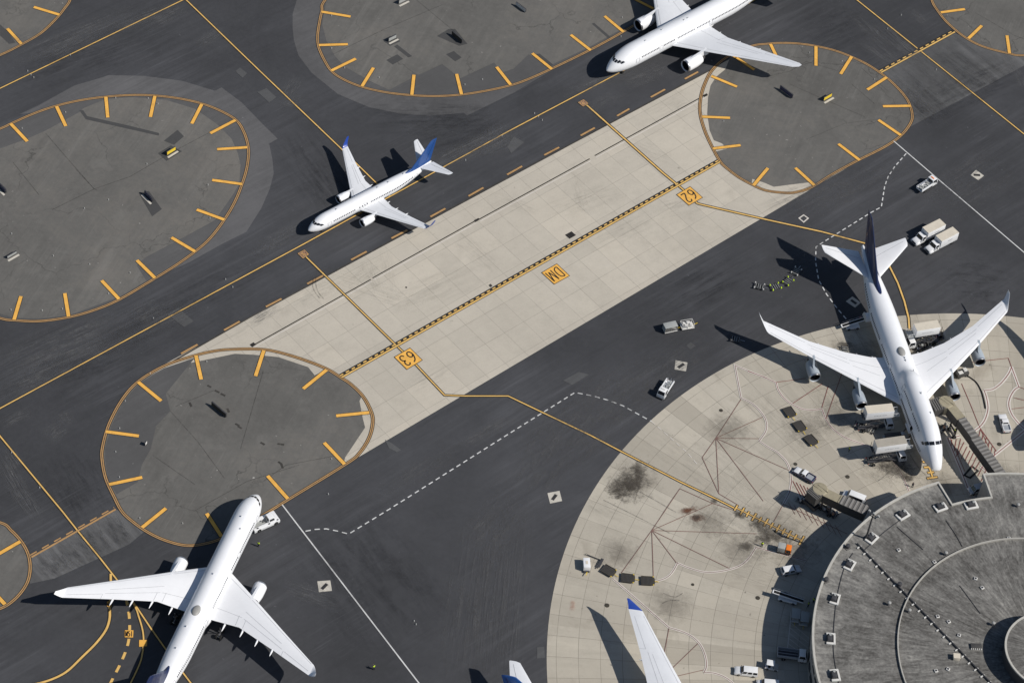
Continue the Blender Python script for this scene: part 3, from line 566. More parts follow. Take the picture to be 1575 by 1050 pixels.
for q in [(968,744,6.2,9,-0.5),(980,722,3.4,4.0,0),(952,752,3.8,5.0,-0.6),(972,745,3.6,4,0.3),(1184,822,6.5,3.4,-0.4),(1166,806,3.4,2.4,-0.5),(1137,791,2.6,1.8,-0.6),(1148,841,3.2,2.4,0.2),(1098,771,1.5,1.2,0),(1382,722,5.5,4.4,0),(1360,717,4,2.4,0.2),(1416,545,3.2,2.4,0),(1300,530,3,2,0),(1395,735,2.5,2,0),(1560,735,3.0,2.4,0),(1236,770,4,2,0),(1175,830,3,2.2,0)]: stain(*q)
for q in [(1195,812,15,10,-0.4),(1225,850,10,9,0),(1140,845,10,8,0),(1375,715,13,9,0.2),(1320,540,12,7,0),(1415,560,10,8,0),(1545,735,10,7,0),(1450,745,9,6,0),(975,740,9,10,-0.5),(1090,800,9,7,0),(1290,640,10,10,0),(1240,660,9,8,0.4),(1120,660,9,8,0),(1030,930,9,8,0),(950,850,8,7,0)]: stain(*q, 'grime')
stain(1073,797,2.6,2.2,0,'rust'); stain(1072,796,1.5,1.3,0,'stain'); stain(1059,785,4,1.6,0.4,'rust'); stain(881,932,1.2,2.6,0,'pinkstain')
def skid(px, w=0.22): line('tyre_mark', px, w, M['skid'], 0.122, 0, True)
for q in [[(486,426),(486,438),(490,450),(498,460)],[(482,428),(481,440),(485,450),(492,459)],[(928,769),(965,787),(1030,820)],[(962,745),(1000,765),(1040,788)],[(985,740),(975,775)],[(1045,973-50),(1030,923),(1018,928)],[(1385,700),(1372,722),(1350,740)],[(1392,712),(1370,735)],[(1400,700),(1415,722),(1440,745)],[(1020,912),(1038,918),(1050,912)]]: skid(q)

# light scuffs and wear streaks on the asphalt, dark rubber smears on the concrete
def wear_mat(name, c, dens, ky=9.0):
    t = NT(name); oc = t.n('ShaderNodeTexCoord').outputs['Object']; x = t.sep(oc); inf = t.n('ShaderNodeObjectInfo').outputs['Location']
    def fade(a, k): return t.ramp(t.math('ABSOLUTE', a), [(k, 1.0), (0.98, 0.0)])
    nz = t.noise(t.mapping(t.n('ShaderNodeVectorMath').outputs[0], 0), 1.0) if False else None
    v = t.n('ShaderNodeVectorMath'); v.operation = 'ADD'; t.put(v.inputs[0], t.comb(t.math('MULTIPLY', x[0], 1.6), t.math('MULTIPLY', x[1], ky))); t.put(v.inputs[1], inf)
    n1 = t.noise(v.outputs[0], 1.0, 7, 0.72, 0.35); n2 = t.noise(t.pos, 0.5, 5, 0.75)
    a = t.math('MULTIPLY', t.ramp(n1, [(0.44, 0.0), (0.66, 1.0)]), t.math('MULTIPLY', fade(x[0], 0.35), fade(x[1], 0.4)))
    a = t.math('MULTIPLY', t.math('MULTIPLY', a, t.ramp(n2, [(0.35, 0.25), (0.6, 1.0)])), dens)
    t.done(c, 0.9, 0.2); t.put(t.b.inputs['Alpha'], a); return t.m
M['wear'] = wear_mat('pale_scuffs', (0.15, 0.15, 0.152), 0.75); M['wear2'] = wear_mat('faint_pale_wear', (0.11, 0.11, 0.113), 0.7, 5.0); M['rubber'] = wear_mat('faint_rubber_smears', (0.26, 0.245, 0.21), 0.2, 7.0); M['darkwear'] = wear_mat('dark_sealer_streaks', (0.034, 0.035, 0.039), 0.42, 6.0)
WZ = [0]
def wear(x0, y0, x1, y1, w, m='wear', z=0.04):
    a, b = G(x0, y0), G(x1, y1); d = b - a; c = (a + b) / 2; mb = MB(); mb.poly([(-1, -1, 0), (1, -1, 0), (1, 1, 0), (-1, 1, 0)])
    o = mb.build('pavement_wear', M[m], flat=True); r_ = atan2(d.y, d.x); o.location = (c.x, c.y, level(c.x, c.y, d.length * 0.55, w / 2, r_)); o.rotation_euler = (0, 0, atan2(d.y, d.x)); o.scale = (d.length / 2 * 1.1, w / 2, 1); struct(o)
for q in [(0,103,215,12,7),(150,55,270,8,5),(225,42,290,10,7),(60,95,150,52,6),(0,75,60,48,5),(300,72,345,45,5),(390,385,470,340,4),(395,395,450,362,4),(655,262,770,205,7),(700,245,790,196,8),(740,232,800,205,9),(860,150,1010,88,6),(900,172,960,140,5),(960,130,1030,105,6),(0,575,190,492,16),(0,610,120,555,7),(0,655,48,632,4),(88,648,112,640,5),(70,675,100,655,6),(205,492,250,470,9),(215,505,300,470,8),(380,500,430,470,4),(0,700,40,770,5),(20,740,60,800,5),(10,690,30,720,4),
          (436,150,460,120,5),(430,165,470,148,4),(1310,22,1372,78,5),(1325,60,1385,105,7),(1345,35,1412,92,7),(1375,60,1440,110,5),(1395,12,1425,40,4),(1545,85,1580,140,4),(700,690,790,640,4),(440,900,520,930,5)]: wear(*q)
for q in [(700,1050,735,800,12),(745,1055,770,780,10),(775,1050,800,800,9),(730,850,800,760,14),(800,770,890,640,18),(850,700,960,600,20),(890,650,1010,560,18),(960,610,1100,520,14),(590,760,700,690,8),(1180,430,1330,350,12),(1230,330,1400,250,10),(1180,330,1330,262,10),(1440,330,1560,260,12),(1420,300,1530,230,8),(700,470-10,700,460,1)][:14]: wear(*q, 'wear2', 0.055)
for q in [(560,180,760,180,16),(440,200,540,330,18),(640,220,760,180,14),(20,300-170,230,60,14),(150,420+110,420,400,14),(60,600,230,520,14),(90,700,150,800,16),(230,870,330,960,20),(500,800,640,990,34),(1240,60,1330,20,20),(1450,430,1560,440,22),(1000,480,1150,400,16),(1420,170,1575,100,16)]: wear(*q, 'darkwear', 0.045)
for q in [(1372,122,1448,196,6),(1388,112,1470,190,4),(1440,82,1520,140,7),(1400,160,1440,190,8),(1460,75,1535,130,4),(62,860,100,885,8),(85,845,125,880,6),(110,830,150,865,7),(130,815,172,852,5),(160,800,200,835,7)]: wear(*q, 'darkwear', 0.05)
for q in [(440,470,520,430,10),(530,440,590,400,7),(560,395,585,460,5),(590,380,605,450,4),(480,420,640,470,9),(880,250,900,330,4),(960,215,1040,250,6),(700,360,770,420,7),(840,330,960,290,9),(600,470,720,420,12),(900,380,1010,330,10),(1010,330,1100,300,9),(630,600,700,560,8),(1000,180,1060,150,7),(340,520,430,470,6),(760,300,830,330,5)]: wear(*q, 'rubber', 0.05)
for q in [(980,660,1120,760,10),(1150,600,1260,700,12),(1210,560,1330,660,10),(1290,700,1400,760,9),(1300,510,1345,560,16),(1090,700,1180,790,9),(1480,700,1560,740,8),(900,760,960,800,8),(1060,780,1200,860,14),(1380,490,1450,560,14),(1340,690,1420,740,12),(1100,880,1230,900,8)]: wear(*q, 'rubber', 0.05)

for x, y, dx, dy in [(322,594,3,1.4),(334,602,3.5,1.6),(343,607,3.5,1.8),(293,622,1.6,3.4),(365,653,3,1.6),(369,657,3,2),(432,683,5,0.8),(431,712,3,2.2),(404,682,3.2,1.8),(434,717,1.2,3),(351,631,1.4,3)]:
    line('pavement_mark', [(x - dx, y - dy), (x + dx, y + dy)], 0.5, M['joint'], 0.06)
for i in range(9): wear(58 + i * 15, 853 - i * 8.4, 80 + i * 15, 884 - i * 6, 1.6, 'darkwear' if i % 2 else 'wear2', 0.05)
for i in range(7): wear(1366 + i * 16, 110 - i * 9, 1440 + i * 18, 175 - i * 10, 2.2, 'darkwear' if i % 2 else 'wear2', 0.05)
# ------------------------------------------------------------------ aircraft
def lerp(a, b, t): return a + (b - a) * t
def naca(s): return 5 * (0.2969 * sqrt(s) - 0.126 * s - 0.3516 * s * s + 0.2843 * s ** 3 - 0.1036 * s ** 4)
SS = [0.0, 0.015, 0.06, 0.14, 0.27, 0.42, 0.58, 0.74, 0.88, 1.0]
def foil(x, y, z, c, t, cant, sy, X):
    """section: leading edge at x behind the nose, y out, z up, chord c, thickness ratio t, cant of the panel"""
    ny, nz = -sin(cant), cos(cant); up = []; lo = []
    for s in SS:
        h = naca(s) * t * c * 0.5 * 2; m = 0.022 * c * 4 * s * (1 - s)
        xx = X - (x + s * c)
        up.append((xx, sy * (y + ny * (h * 0.62 + m * 0.6)), z + nz * (h * 0.62 + m * 0.6))); lo.append((xx, sy * (y - ny * (h * 0.45 - m * 0.4)), z - nz * (h * 0.45 - m * 0.4)))
    return up + lo[::-1][1:-1]
class Craft:
    def __init__(s, P, label, name='jet_airliner', group=None):
        s.P = P; s.X = P['base']
        n = P['pos']; s.t = thing(name, label, 'airplane', (0, 0, 0), 0, group)
        h = P['head']; s.t.rotation_euler = (0, 0, h)
        s.t.location = (n[0] - cos(h) * s.X, n[1] - OY - sin(h) * s.X, 0)
        s.fuselage()
        for sy in (1, -1): s.wing(sy)
        for sy in (1, -1): s.stab(sy)
        s.fin(); s.gear()
    # cross-section at xb
    def sec(s, xb):
        P = s.P; L, R, B, T, z0, nl, tl = P['L'], P['R'], P['B'], P['T'], P['z0'], P['nl'], P['tl']
        if xb < nl:
            t = max(0.0, xb / nl); w = R * (1 - (1 - t) ** 2.05) ** 0.66
            top = z0 + (T - z0) * (1 - (1 - t) ** 2.0) ** 0.78; bot = z0 - (z0 - B) * (1 - (1 - t) ** 2.6) ** 0.6
        elif xb > L - tl:
            t = min(1.0, (xb - (L - tl)) / tl); w = R * (1 - 0.9 * t ** 1.75); top = T + (P['zet'] - T) * t ** 2.0; bot = B + (P['zeb'] - B) * (t ** 1.35)
        else: w, top, bot = R, T, B
        hump = None
        if 'hump' in P:
            x1, x2, hr, hz = P['hump']
            k = 1.0
            if xb < nl * 1.5: k = max(0.0, 1 - (1 - min(1, xb / (nl * 1.25))) ** 2) ** 0.62
            if xb > x1: q = min(1, (xb - x1) / (x2 - x1)); k = max(0.0, 1 - q * q * (3 - 2 * q))
            hump = (k, hr, hz)
        return w, top, bot, hump
    def pt(s, xb, th, off=0.0):
        w, top, bot, hump = s.sec(xb); zc = (top + bot) / 2; hz = (top - bot) / 2
        c, sn = cos(th), sin(th); r = 1.0 / sqrt((sn / w) ** 2 + (c / hz) ** 2)
        if hump and hump[0] > 0:
            k, hr, hd = hump; rr = hr * (0.35 + 0.65 * k); d = hz - rr + (hd) * k
            disc = rr * rr - (d * sn) ** 2
            if disc > 0 and c > 0:
                r2 = d * c + sqrt(disc); m = 0.35
                hh = max(0.0, min(1.0, 0.5 + 0.5 * (r2 - r) / m)); r = lerp(r, r2, hh) + m * hh * (1 - hh)
        r += off
        return Vector((s.X - xb, r * sn, zc + r * c))
    def fuselage(s):
        P = s.P; L = P['L']; n = 40; xs = []
        for i in range(15): xs.append(P['nl'] * (i / 14) ** 1.9)
        xs[0] = 0.012
        k = 26; xs += [P['nl'] + (L - P['tl'] - P['nl']) * i / k for i in range(1, k)]
        xs += [L - P['tl'] + P['tl'] * i / 16 for i in range(17)]
        mb = MB(); mb.rings([[s.pt(x, 2 * pi * j / n) for j in range(n)] for x in xs])
        s.fus = mb.build('fuselage', M['craft'], s.t, ang=60)
        mb = MB(); e = s.pt(L, 0); b = s.pt(L, pi); zc = (e.z + b.z) / 2
        mb.lathe([(s.X - L - 0.25, 0.12), (s.X - L + 0.05, 0.3)], (0, 0, zc), 'X', 12); mb.build('exhaust_outlet', M['dmetal'], s.t)
        # belly fairing under the wing
        x0, x1 = P['belly']; mb = MB(); R = []
        for i in range(15):
            t = i / 14; q = sin(pi * t) ** 0.45 if 0 < t < 1 else 0.02; xx = lerp(x0, x1, t)
            R.append([(s.X - xx, q * P['R'] * 1.13 * cos(2 * pi * j / 20), P['B'] + P['R'] * 0.50 + q * P['R'] * 0.72 * sin(2 * pi * j / 20)) for j in range(20)])
        mb.rings(R); mb.build('belly_fairing', M['wing_white'], s.t, ang=60)
        # flight deck windows
        for x0, k, th0, th1, wd in P['ws']:
            for sy in (1, -1):
                mb = MB(); G_ = []
                for i in range(5):
                    th = radians(lerp(th0, th1, i / 4)); xa = x0 + k * (radians(lerp(th0, th1, i / 4))) ** 1.5
                    G_.append([s.pt(xa + wd * j / 3, sy * th, 0.02) for j in range(4)])
                mb.rings(G_, False, False, False); mb.build('cockpit_window', M['glass'], s.t, ang=60)
        # cabin windows, on the side the photograph shows
        sy = P['side']; mw = None
        for x0, x1, n, th in P['rows']:
            for i in range(n):
                xx = lerp(x0, x1, i / (n - 1)) if n > 1 else x0
                p = s.pt(xx, sy * radians(th), 0.02); q = s.pt(xx, sy * radians(th + 3), 0.02); up = (p - q).normalized()
                nn = Vector((1, 0, 0)).cross(up).normalized()
                if mw is None:
                    mb = MB(); mb.add([(cos(2 * pi * j / 8) * 0.17, 0, sin(2 * pi * j / 8) * 0.25) for j in range(8)], [tuple(range(8))]); mb.v = [(a * P.get('wk', 1), b, c_ * P.get('wk', 1)) for a, b, c_ in mb.v]; mw = mb.mesh('cabin_window', M['cabinglass'], flat=True, clean=False)
                o = bpy.data.objects.new('cabin_window', mw); COL.objects.link(o); o.parent = s.t
                o.matrix_local = Matrix(((1, 0, 0), (0, nn.y, up.y), (0, nn.z, up.z))).transposed().transposed().to_4x4() if False else Matrix.Translation(p) @ Matrix((Vector((1, 0, 0)), nn, up)).transposed().to_4x4()
        for xx, th, dark in P.get('doors', []):
            mb = MB()
            a, b = xx - 0.55, xx + 0.55; dth = radians(P.get('dth', 17)); t0 = radians(th)
            q = [s.pt(a + (b - a) * u, sy * (t0 + dth * v), 0.025) for v in (-0.5, 0, 0.5) for u in (0, 1)]
            if dark: mb.add(q, [(0, 1, 3, 2), (2, 3, 5, 4)])
            else:
                for e in ((0, 2), (2, 4), (1, 3), (3, 5), (0, 1), (4, 5)): mb.bar(q[e[0]], q[e[1]], 0.055, 0.055)
            mb.build('cabin_door', M['glass'] if dark else M['seam'], s.t)
        for xx, rx, ry, h in P.get('domes', []):
            mb = MB(); R = []
            for i in range(7):
                a = i / 6 * pi / 2; R.append([(rx * cos(a) * cos(2 * pi * j / 20), ry * cos(a) * sin(2 * pi * j / 20), h * sin(a)) for j in range(20)])
            mb.rings(R); o = mb.build('antenna_dome', M['dome'], s.t, ang=70); p = s.pt(xx, 0, -0.12); o.location = p
        for xx, yy in P.get('blades', []):
            mb = MB(); p = s.pt(xx, radians(yy), -0.02); mb.prism([(0, 0), (-0.5, 0), (-0.55, 0.4), (-0.28, 0.4)], -0.03, 0.03); o = mb.build('antenna_blade', M['seam'], s.t); o.location = p
    def wsec(s, y):
        W = s.P['wing']
        for a, b in zip(W, W[1:]):
            if a[0] <= y <= b[0] + 1e-6:
                t = (y - a[0]) / (b[0] - a[0]); return tuple(lerp(a[i], b[i], t) for i in range(5))
        return W[-1]
    def wing(s, sy):
        P = s.P; W = P['wing']; mb = MB(); secs = []
        for i, (a, b) in enumerate(zip(W, W[1:])):
            m = 4 if b[0] - a[0] > 4 else 2
            for j in range(m): t = j / m; secs.append(tuple(lerp(a[q], b[q], t) for q in range(5)))
        secs.append(W[-1])
        mb.rings([foil(x, y, z, c, t, 0.1, sy, s.X) for y, x, c, z, t in secs])
        w = mb.build('wing', M[P.get('wmat', 'wing')], s.t, ang=50)
        if 'winglet' in P:
            mb = MB(); y, x, c, z, t = W[-1]; R = [foil(x, y, z, c, t, 0.1, sy, s.X)]
            for (dy, dx, cc, dz, cant) in P['winglet']: R.append(foil(x + dx, y + dy, z + dz, cc, 0.09, cant, sy, s.X))
            mb.rings(R, True, False); mb.build('winglet', M[P['wlmat']], s.t, ang=50)
        # flap, aileron and spoiler gaps on the upper skin
        def upper(y, f):
            _, x, c, z, t = s.wsec(y); h = naca(f) * t * c * 0.62 + 0.022 * c * 4 * f * (1 - f) * 0.6
            return Vector((s.X - (x + f * c), sy * (y - sin(0.1) * h), z + cos(0.1) * h + 0.018))
        mb = MB()
        def gap(y0, f0, y1, f1, w_=0.075, k=10):
            a = [upper(lerp(y0, y1, i / k), lerp(f0, f1, i / k)) for i in range(k + 1)]
            d = (a[-1] - a[0]); n = Vector((-d.y, d.x, 0)).normalized() * w_ / 2
            mb.add([p + n for p in a] + [p - n for p in a], [(i, i + 1, k + 2 + i, k + 1 + i) for i in range(k)])
        for g in P['gaps']: gap(*g)
        mb.build('flap_gap', M['seam'], w, clean=False)
        for y in P['fair']:
            _, x, c, z, t = s.wsec(y); L = P['fl'] * (0.75 + 0.25 * c / W[1][2]); xe = x + c + P['fo'] * (0.7 + 0.3 * c / W[1][2]); mb = MB()
            mb.rings([[(s.X - (xe - L * (1 - u)), sy * y + P['fr'] * sin(pi * u ** 0.8) ** 0.6 * 0.7 * cos(2 * pi * j / 10), z - 0.08 * c * 0.4 - P['fr'] * 0.6 + 0.25 * u + P['fr'] * sin(pi * u ** 0.8) ** 0.6 * sin(2 * pi * j / 10)) for j in range(10)] for u in [0.004, 0.05, 0.15, 0.3, 0.5, 0.7, 0.85, 0.95, 0.996]])
            mb.build('flap_fairing', M[P.get('wmat', 'wing')], w, ang=60)
        for e in P['eng']: s.engine(sy, *e)
    def engine(s, sy, xf, y, zc, R, L):
        P = s.P; X = s.X - xf; o = (0, sy * y, zc); mb = MB(); ns = 24
        out = [(0.0, 0.9), (0.025, 0.955), (0.08, 0.99), (0.25, 1.0), (0.45, 0.985), (0.6, 0.92), (0.72, 0.82), (0.78, 0.76)]
        inn = [(0.0, 0.9), (0.02, 0.86), (0.045, 0.84)]
        mb.lathe([(X - t * L, r * R) for t, r in inn[::-1]] + [(X - t * L, r * R) for t, r in out[1:]] + [(X - 0.76 * L, 0.55 * R)], o, 'X', ns, False, True)
        e = mb.build('engine', M[P['nmat']], s.t, ang=50)
        mb = MB(); mb.lathe([(X - L * t, r * R) for t, r in [(0.07, 0.845), (0.03, 0.865), (0.008, 0.885), (-0.004, 0.91), (0.01, 0.94), (0.035, 0.968), (0.06, 0.985)]], o, 'X', ns, False, False)
        mb.build('intake_lip', M['metal'], e, ang=70)
        mb = MB(); mb.lathe([(X - 0.04 * L, 0.845 * R), (X - 0.12 * L, 0.825 * R), (X - 0.2 * L, 0.81 * R), (X - 0.19 * L, 0.25 * R), (X - 0.11 * L, 0.1 * R), (X - 0.07 * L, 0.01)], o, 'X', ns, False, True); mb.build('fan', M['fan'], e)
        mb = MB(); mb.lathe([(X - 0.7 * L, 0.56 * R), (X - 0.86 * L, 0.47 * R), (X - 0.97 * L, 0.36 * R), (X - 0.96 * L, 0.3 * R), (X - 0.97 * L, 0.25 * R), (X - 1.1 * L, 0.05 * R)], o, 'X', ns); mb.build('exhaust_cone', M['dmetal'], e)
        _, wx, wc, wz, wt = s.wsec(y); mb = MB(); t = 0.11 * R + 0.09
        x1 = wx - xf
        prof = [(-0.22 * L, R * 0.97), (-0.4 * L, R * 1.16), (-x1, wz - zc + 0.10), (-x1 - 0.12 * wc, wz - zc + 0.1 + 0.03 * wc), (-x1 - 0.5 * wc, wz - zc - 0.02), (-L * 1.12, R * 0.2), (-0.9 * L, R * 0.2), (-0.3 * L, R * 0.9)]
        if prof[1][0] < prof[2][0]: prof.pop(1)
        mb.prism([(X + xf * 0 + a, zc + b) for a, b in prof], sy * y - t, sy * y + t); mb.build('pylon', M[P['nmat']], e, ang=30)
    def stab(s, sy):
        W = s.P['stab']; mb = MB(); R = []
        for i in range(5):
            t = i / 4; R.append(foil(*[lerp(W[0][q], W[1][q], t) for q in (1, 0, 3, 2)], 0.1, 0.12, sy, s.X))
        y, x, c, z = W[1]; R.append(foil(x + c * 0.35, y + 0.22, z + 0.03, c * 0.62, 0.06, 0.12, sy, s.X))
        mb.rings(R); h = mb.build('tailplane', M[s.P.get('wmat', 'wing')], s.t, ang=50)
        mb = MB(); k = 6; a = []
        for i in range(k + 1):
            t = lerp(0.08, 0.94, i / k); y, x, c, z = [lerp(W[0][q], W[1][q], t) for q in range(4)]; a.append(Vector((s.X - (x + 0.68 * c), sy * y, z + naca(0.68) * 0.1 * c * 0.62 + 0.012 * c + 0.03)))
        for p, q in zip(a, a[1:]): mb.bar(p, q, 0.07, 0.02)
        mb.build('elevator_gap', M['seam'], h)
    def fin(s):
        F = s.P['fin']; mb = MB(); R = []
        def ring(x, z, c, t):
            up = [(s.X - (x + q * c), naca(q) * t * c, z) for q in SS]; return up + [(a, -b, e) for a, b, e in up[::-1][1:-1]]
        for (x0, z0, c0), (x1, z1, c1) in zip(F, F[1:]):
            for i in range(4): t = i / 4; R.append(ring(lerp(x0, x1, t), lerp(z0, z1, t), lerp(c0, c1, t), 0.095))
        x, z, c = F[-1]; R.append(ring(x, z, c, 0.09)); R.append(ring(x + 0.2 * c, z + 0.16, c * 0.76, 0.05))
        mb.rings(R); f = mb.build('tail_fin', M[s.P['fmat']], s.t, ang=50)
        (x0, z0, c0), (x1, z1, c1) = F[-2], F[-1]; mb = MB()
        for sy in (1, -1):
            p = [(s.X - (lerp(x0, x1, t) + 0.7 * lerp(c0, c1, t)), sy * (naca(0.7) * 0.095 * lerp(c0, c1, t) + 0.012), lerp(z0, z1, t)) for t in (0.08, 0.95)]; mb.bar(p[0], p[1], 0.08, 0.03)
        mb.build('rudder_gap', M['vblue'] if s.P['fmat'] != 'craft' else M['seam'], f)
    def gear(s):
        P = s.P
        def leg(name, x, y, r, ax, z):
            mb = MB(); mb.tube([(s.X - x, y, z), (s.X - x, y, r)], 0.13, 8); mb.tube([(s.X - x - 0.9, y, z), (s.X - x, y, r + 0.5)], 0.07, 6)
            for a in ax: mb.tube([(s.X - x - a, y - 0.5, r), (s.X - x - a, y + 0.5, r)], 0.09, 6)
            if len(ax) > 1: mb.tube([(s.X - x - ax[0], y, r), (s.X - x - ax[-1], y, r)], 0.1, 6)
            g = mb.build(name, M['metal'], s.t)
            for a in ax:
                for d in ((-0.48, 0.48) if r > 0.45 else (-0.27, 0.27)):
                    mb = MB(); w = r * 0.36; mb.lathe([(-w, r * 0.55), (-w, r * 0.85), (-w * 0.6, r), (w * 0.6, r), (w, r * 0.85), (w, r * 0.55)], (0, 0, 0), 'Y', 16); o = mb.build('wheel', M['tyre'], g); o.location = (s.X - x - a, y + d, r)
        leg('nose_gear', P['ng'], 0, 0.4, [0], P['B'] + 0.7)
        for x, y, ax in P['mg']:
            for sy in (1, -1): leg('main_gear', x, sy * y, 0.58, ax, P['B'] + 0.9)
P737 = dict(pos=(-53.436, 459.348), head=-2.36273, base=19.0, L=38.6, R=1.9, B=1.25, T=5.25, z0=2.75, nl=5.6, tl=13.0, zet=5.0, zeb=4.2, belly=(12.8, 24.5), side=1,
  ws=[(1.5, 0.7, 2, 24, 0.66), (1.52, 1.0, 25, 46, 0.74), (1.56, 1.15, 47, 64, 0.8)], rows=[(6.6, 13.0, 13, 74), (14.6, 17.0, 4, 74), (18.2, 31.6, 27, 74)], doors=[(5.3, 80, 0), (32.9, 78, 0), (16.2, 72, 0)], dth=26,
  blades=[(8.2, 3), (21.2, 0), (24.5, 2), (29.5, -4)], wing=[(1.55, 14.9, 7.4, 2.45, 0.13), (5.4, 17.0, 4.9, 2.85, 0.12), (11.5, 20.3, 3.1, 3.4, 0.11), (16.9, 23.2, 1.75, 3.95, 0.10)],
  winglet=[(0.35, 0.35, 1.55, 0.18, 0.6), (0.62, 0.85, 1.3, 0.7, 1.15), (0.82, 1.5, 1.0, 1.5, 1.3), (0.98, 2.15, 0.6, 2.35, 1.35)], wlmat='blue_tip', nmat='craft', eng=[(12.9, 4.95, 1.75, 1.12, 4.5)],
  gaps=[(1.9, 0.72, 5.3, 0.70), (5.5, 0.70, 11.5, 0.70), (12, 0.74, 16.4, 0.74), (1.9, 0.12, 16.5, 0.13), (5.4, 0.55, 11.2, 0.55)], fair=[3.6, 6.8, 9.9], fl=2.6, fo=0.75, fr=0.24,
  stab=[(0.6, 34.6, 4.2, 5.0), (7.1, 38.5, 1.35, 5.9)], fin=[(29.6, 5.05, 8.6), (32.2, 5.7, 6.2), (38.0, 12.25, 1.9)], fmat='blue', ng=4.2, mg=[(19.8, 2.85, [0])])
Craft(P737, 'white twin-engine jet with blue tail fin and blue winglets taxiing beside the concrete strip')
P777 = dict(pos=(16.02, 528.255), head=-2.35704, base=31.0, L=63.0, R=3.1, B=2.1, T=8.3, z0=4.1, nl=9.6, tl=20.0, zet=7.4, zeb=5.6, belly=(19.5, 40.0), side=1,
  ws=[(2.25, 0.35, 2, 20, 0.8), (2.32, 0.9, 22, 38, 0.95), (2.4, 1.2, 40, 54, 1.0)], rows=[(9.8, 15.6, 12, 72), (17.6, 21.2, 8, 72), (22.6, 28.4, 12, 72), (29.6, 34.0, 9, 72), (35.0, 49.2, 28, 72)], doors=[(8.3, 80, 0), (16.6, 78, 0), (34.5, 76, 0), (50.5, 78, 0)], dth=22,
  blades=[(12.5, 6), (26.5, 4), (27.8, 4), (41.0, 2), (19.0, -6)], wing=[(2.6, 20.6, 13.8, 4.2, 0.13), (9.6, 25.6, 9.2, 4.9, 0.12), (20.0, 33.0, 5.6, 6.0, 0.11), (29.4, 39.6, 2.6, 7.0, 0.10), (30.4, 41.0, 1.1, 7.1, 0.08)], nmat='craft', eng=[(19.7, 9.6, 2.55, 1.75, 7.0)],
  gaps=[(3.1, 0.74, 9.4, 0.70), (9.8, 0.70, 20.4, 0.70), (21, 0.74, 28.6, 0.74), (3.2, 0.1, 29, 0.12), (9.6, 0.55, 20, 0.55), (9.0, 0.66, 9.5, 0.98), (21, 0.74, 21, 0.99)], fair=[6.5, 12.8, 18.4], fl=3.6, fo=0.7, fr=0.34,
  stab=[(1.2, 54.0, 7.6, 7.0), (10.7, 60.5, 2.6, 8.3)], fin=[(49.0, 7.9, 12.5), (53.0, 9.0, 9.0), (61.2, 18.4, 3.2)], fmat='craft', ng=6.0, mg=[(33.0, 5.4, [-1.4, 0, 1.4])])
Craft(P777, 'big plain white twin-engine jet cut off by the top edge of the photo')
P747 = dict(wk=1.3, pos=(102.561, 406.221), head=-1.29348, base=34.0, L=68.4, R=3.25, B=2.0, T=8.6, z0=4.5, nl=10.5, tl=23.0, zet=8.7, zeb=7.4, belly=(19.5, 41.0), side=-1, hump=(24.3, 28.8, 2.55, 1.75),
  ws=[(4.35, 1.3, 2, 19, 0.8), (4.35, 1.75, 21, 38, 0.85), (4.4, 2.0, 40, 54, 0.9)], rows=[(5.6, 11.0, 11, 84), (13.0, 20.6, 15, 76), (22.4, 30.0, 12, 76), (32.0, 38.0, 10, 76), (40, 48.0, 14, 76), (50, 57, 10, 76), (9.5, 14.5, 8, 41), (15.8, 21.4, 9, 41)], doors=[(12.0, 80, 1), (21.5, 74, 0), (31, 74, 0), (22.6, 43, 0)], dth=22,
  domes=[(33.4, 1.55, 0.95, 0.55)], blades=[(18.5, 4), (31.0, 4), (30.2, 4), (26.0, 10), (12.5, 12)], wing=[(2.9, 20.2, 15.2, 4.3, 0.13), (6.5, 23.4, 12.3, 4.7, 0.125), (12.6, 28.3, 9.0, 5.5, 0.115), (20.8, 35.2, 5.9, 6.3, 0.105), (30.4, 43.7, 3.9, 7.4, 0.10)], wmat='wing_white',
  winglet=[(0.35, 0.55, 3.4, 0.18, 0.5), (0.8, 1.9, 2.6, 0.8, 1.05), (1.5, 4.0, 1.3, 2.1, 1.1)], wlmat='wing', nmat='nacelle_grey', eng=[(22.8, 11.75, 2.35, 1.48, 6.2), (32.3, 20.95, 2.85, 1.48, 6.2)],
  gaps=[(3.4, 0.74, 12.4, 0.70), (12.8, 0.72, 21.5, 0.72), (22, 0.76, 29.8, 0.76), (3.4, 0.12, 30, 0.14), (12.6, 0.56, 21, 0.56), (6.0, 0.5, 12.0, 0.52)], fair=[5.8, 9.6, 14.6, 18.6], fl=3.6, fo=0.75, fr=0.34,
  stab=[(1.5, 57.8, 9.2, 8.1), (10.7, 66.0, 2.7, 9.7)], fin=[(50.5, 8.4, 16.2), (54.8, 9.0, 12.4), (66.6, 19.3, 3.9)], fmat='navy', ng=8.0, mg=[(31.0, 5.5, [-0.75, 0.75]), (34.5, 1.95, [-0.75, 0.75])])
Craft(P747, 'four-engine white jumbo jet with navy tail fin parked at the jet bridge')
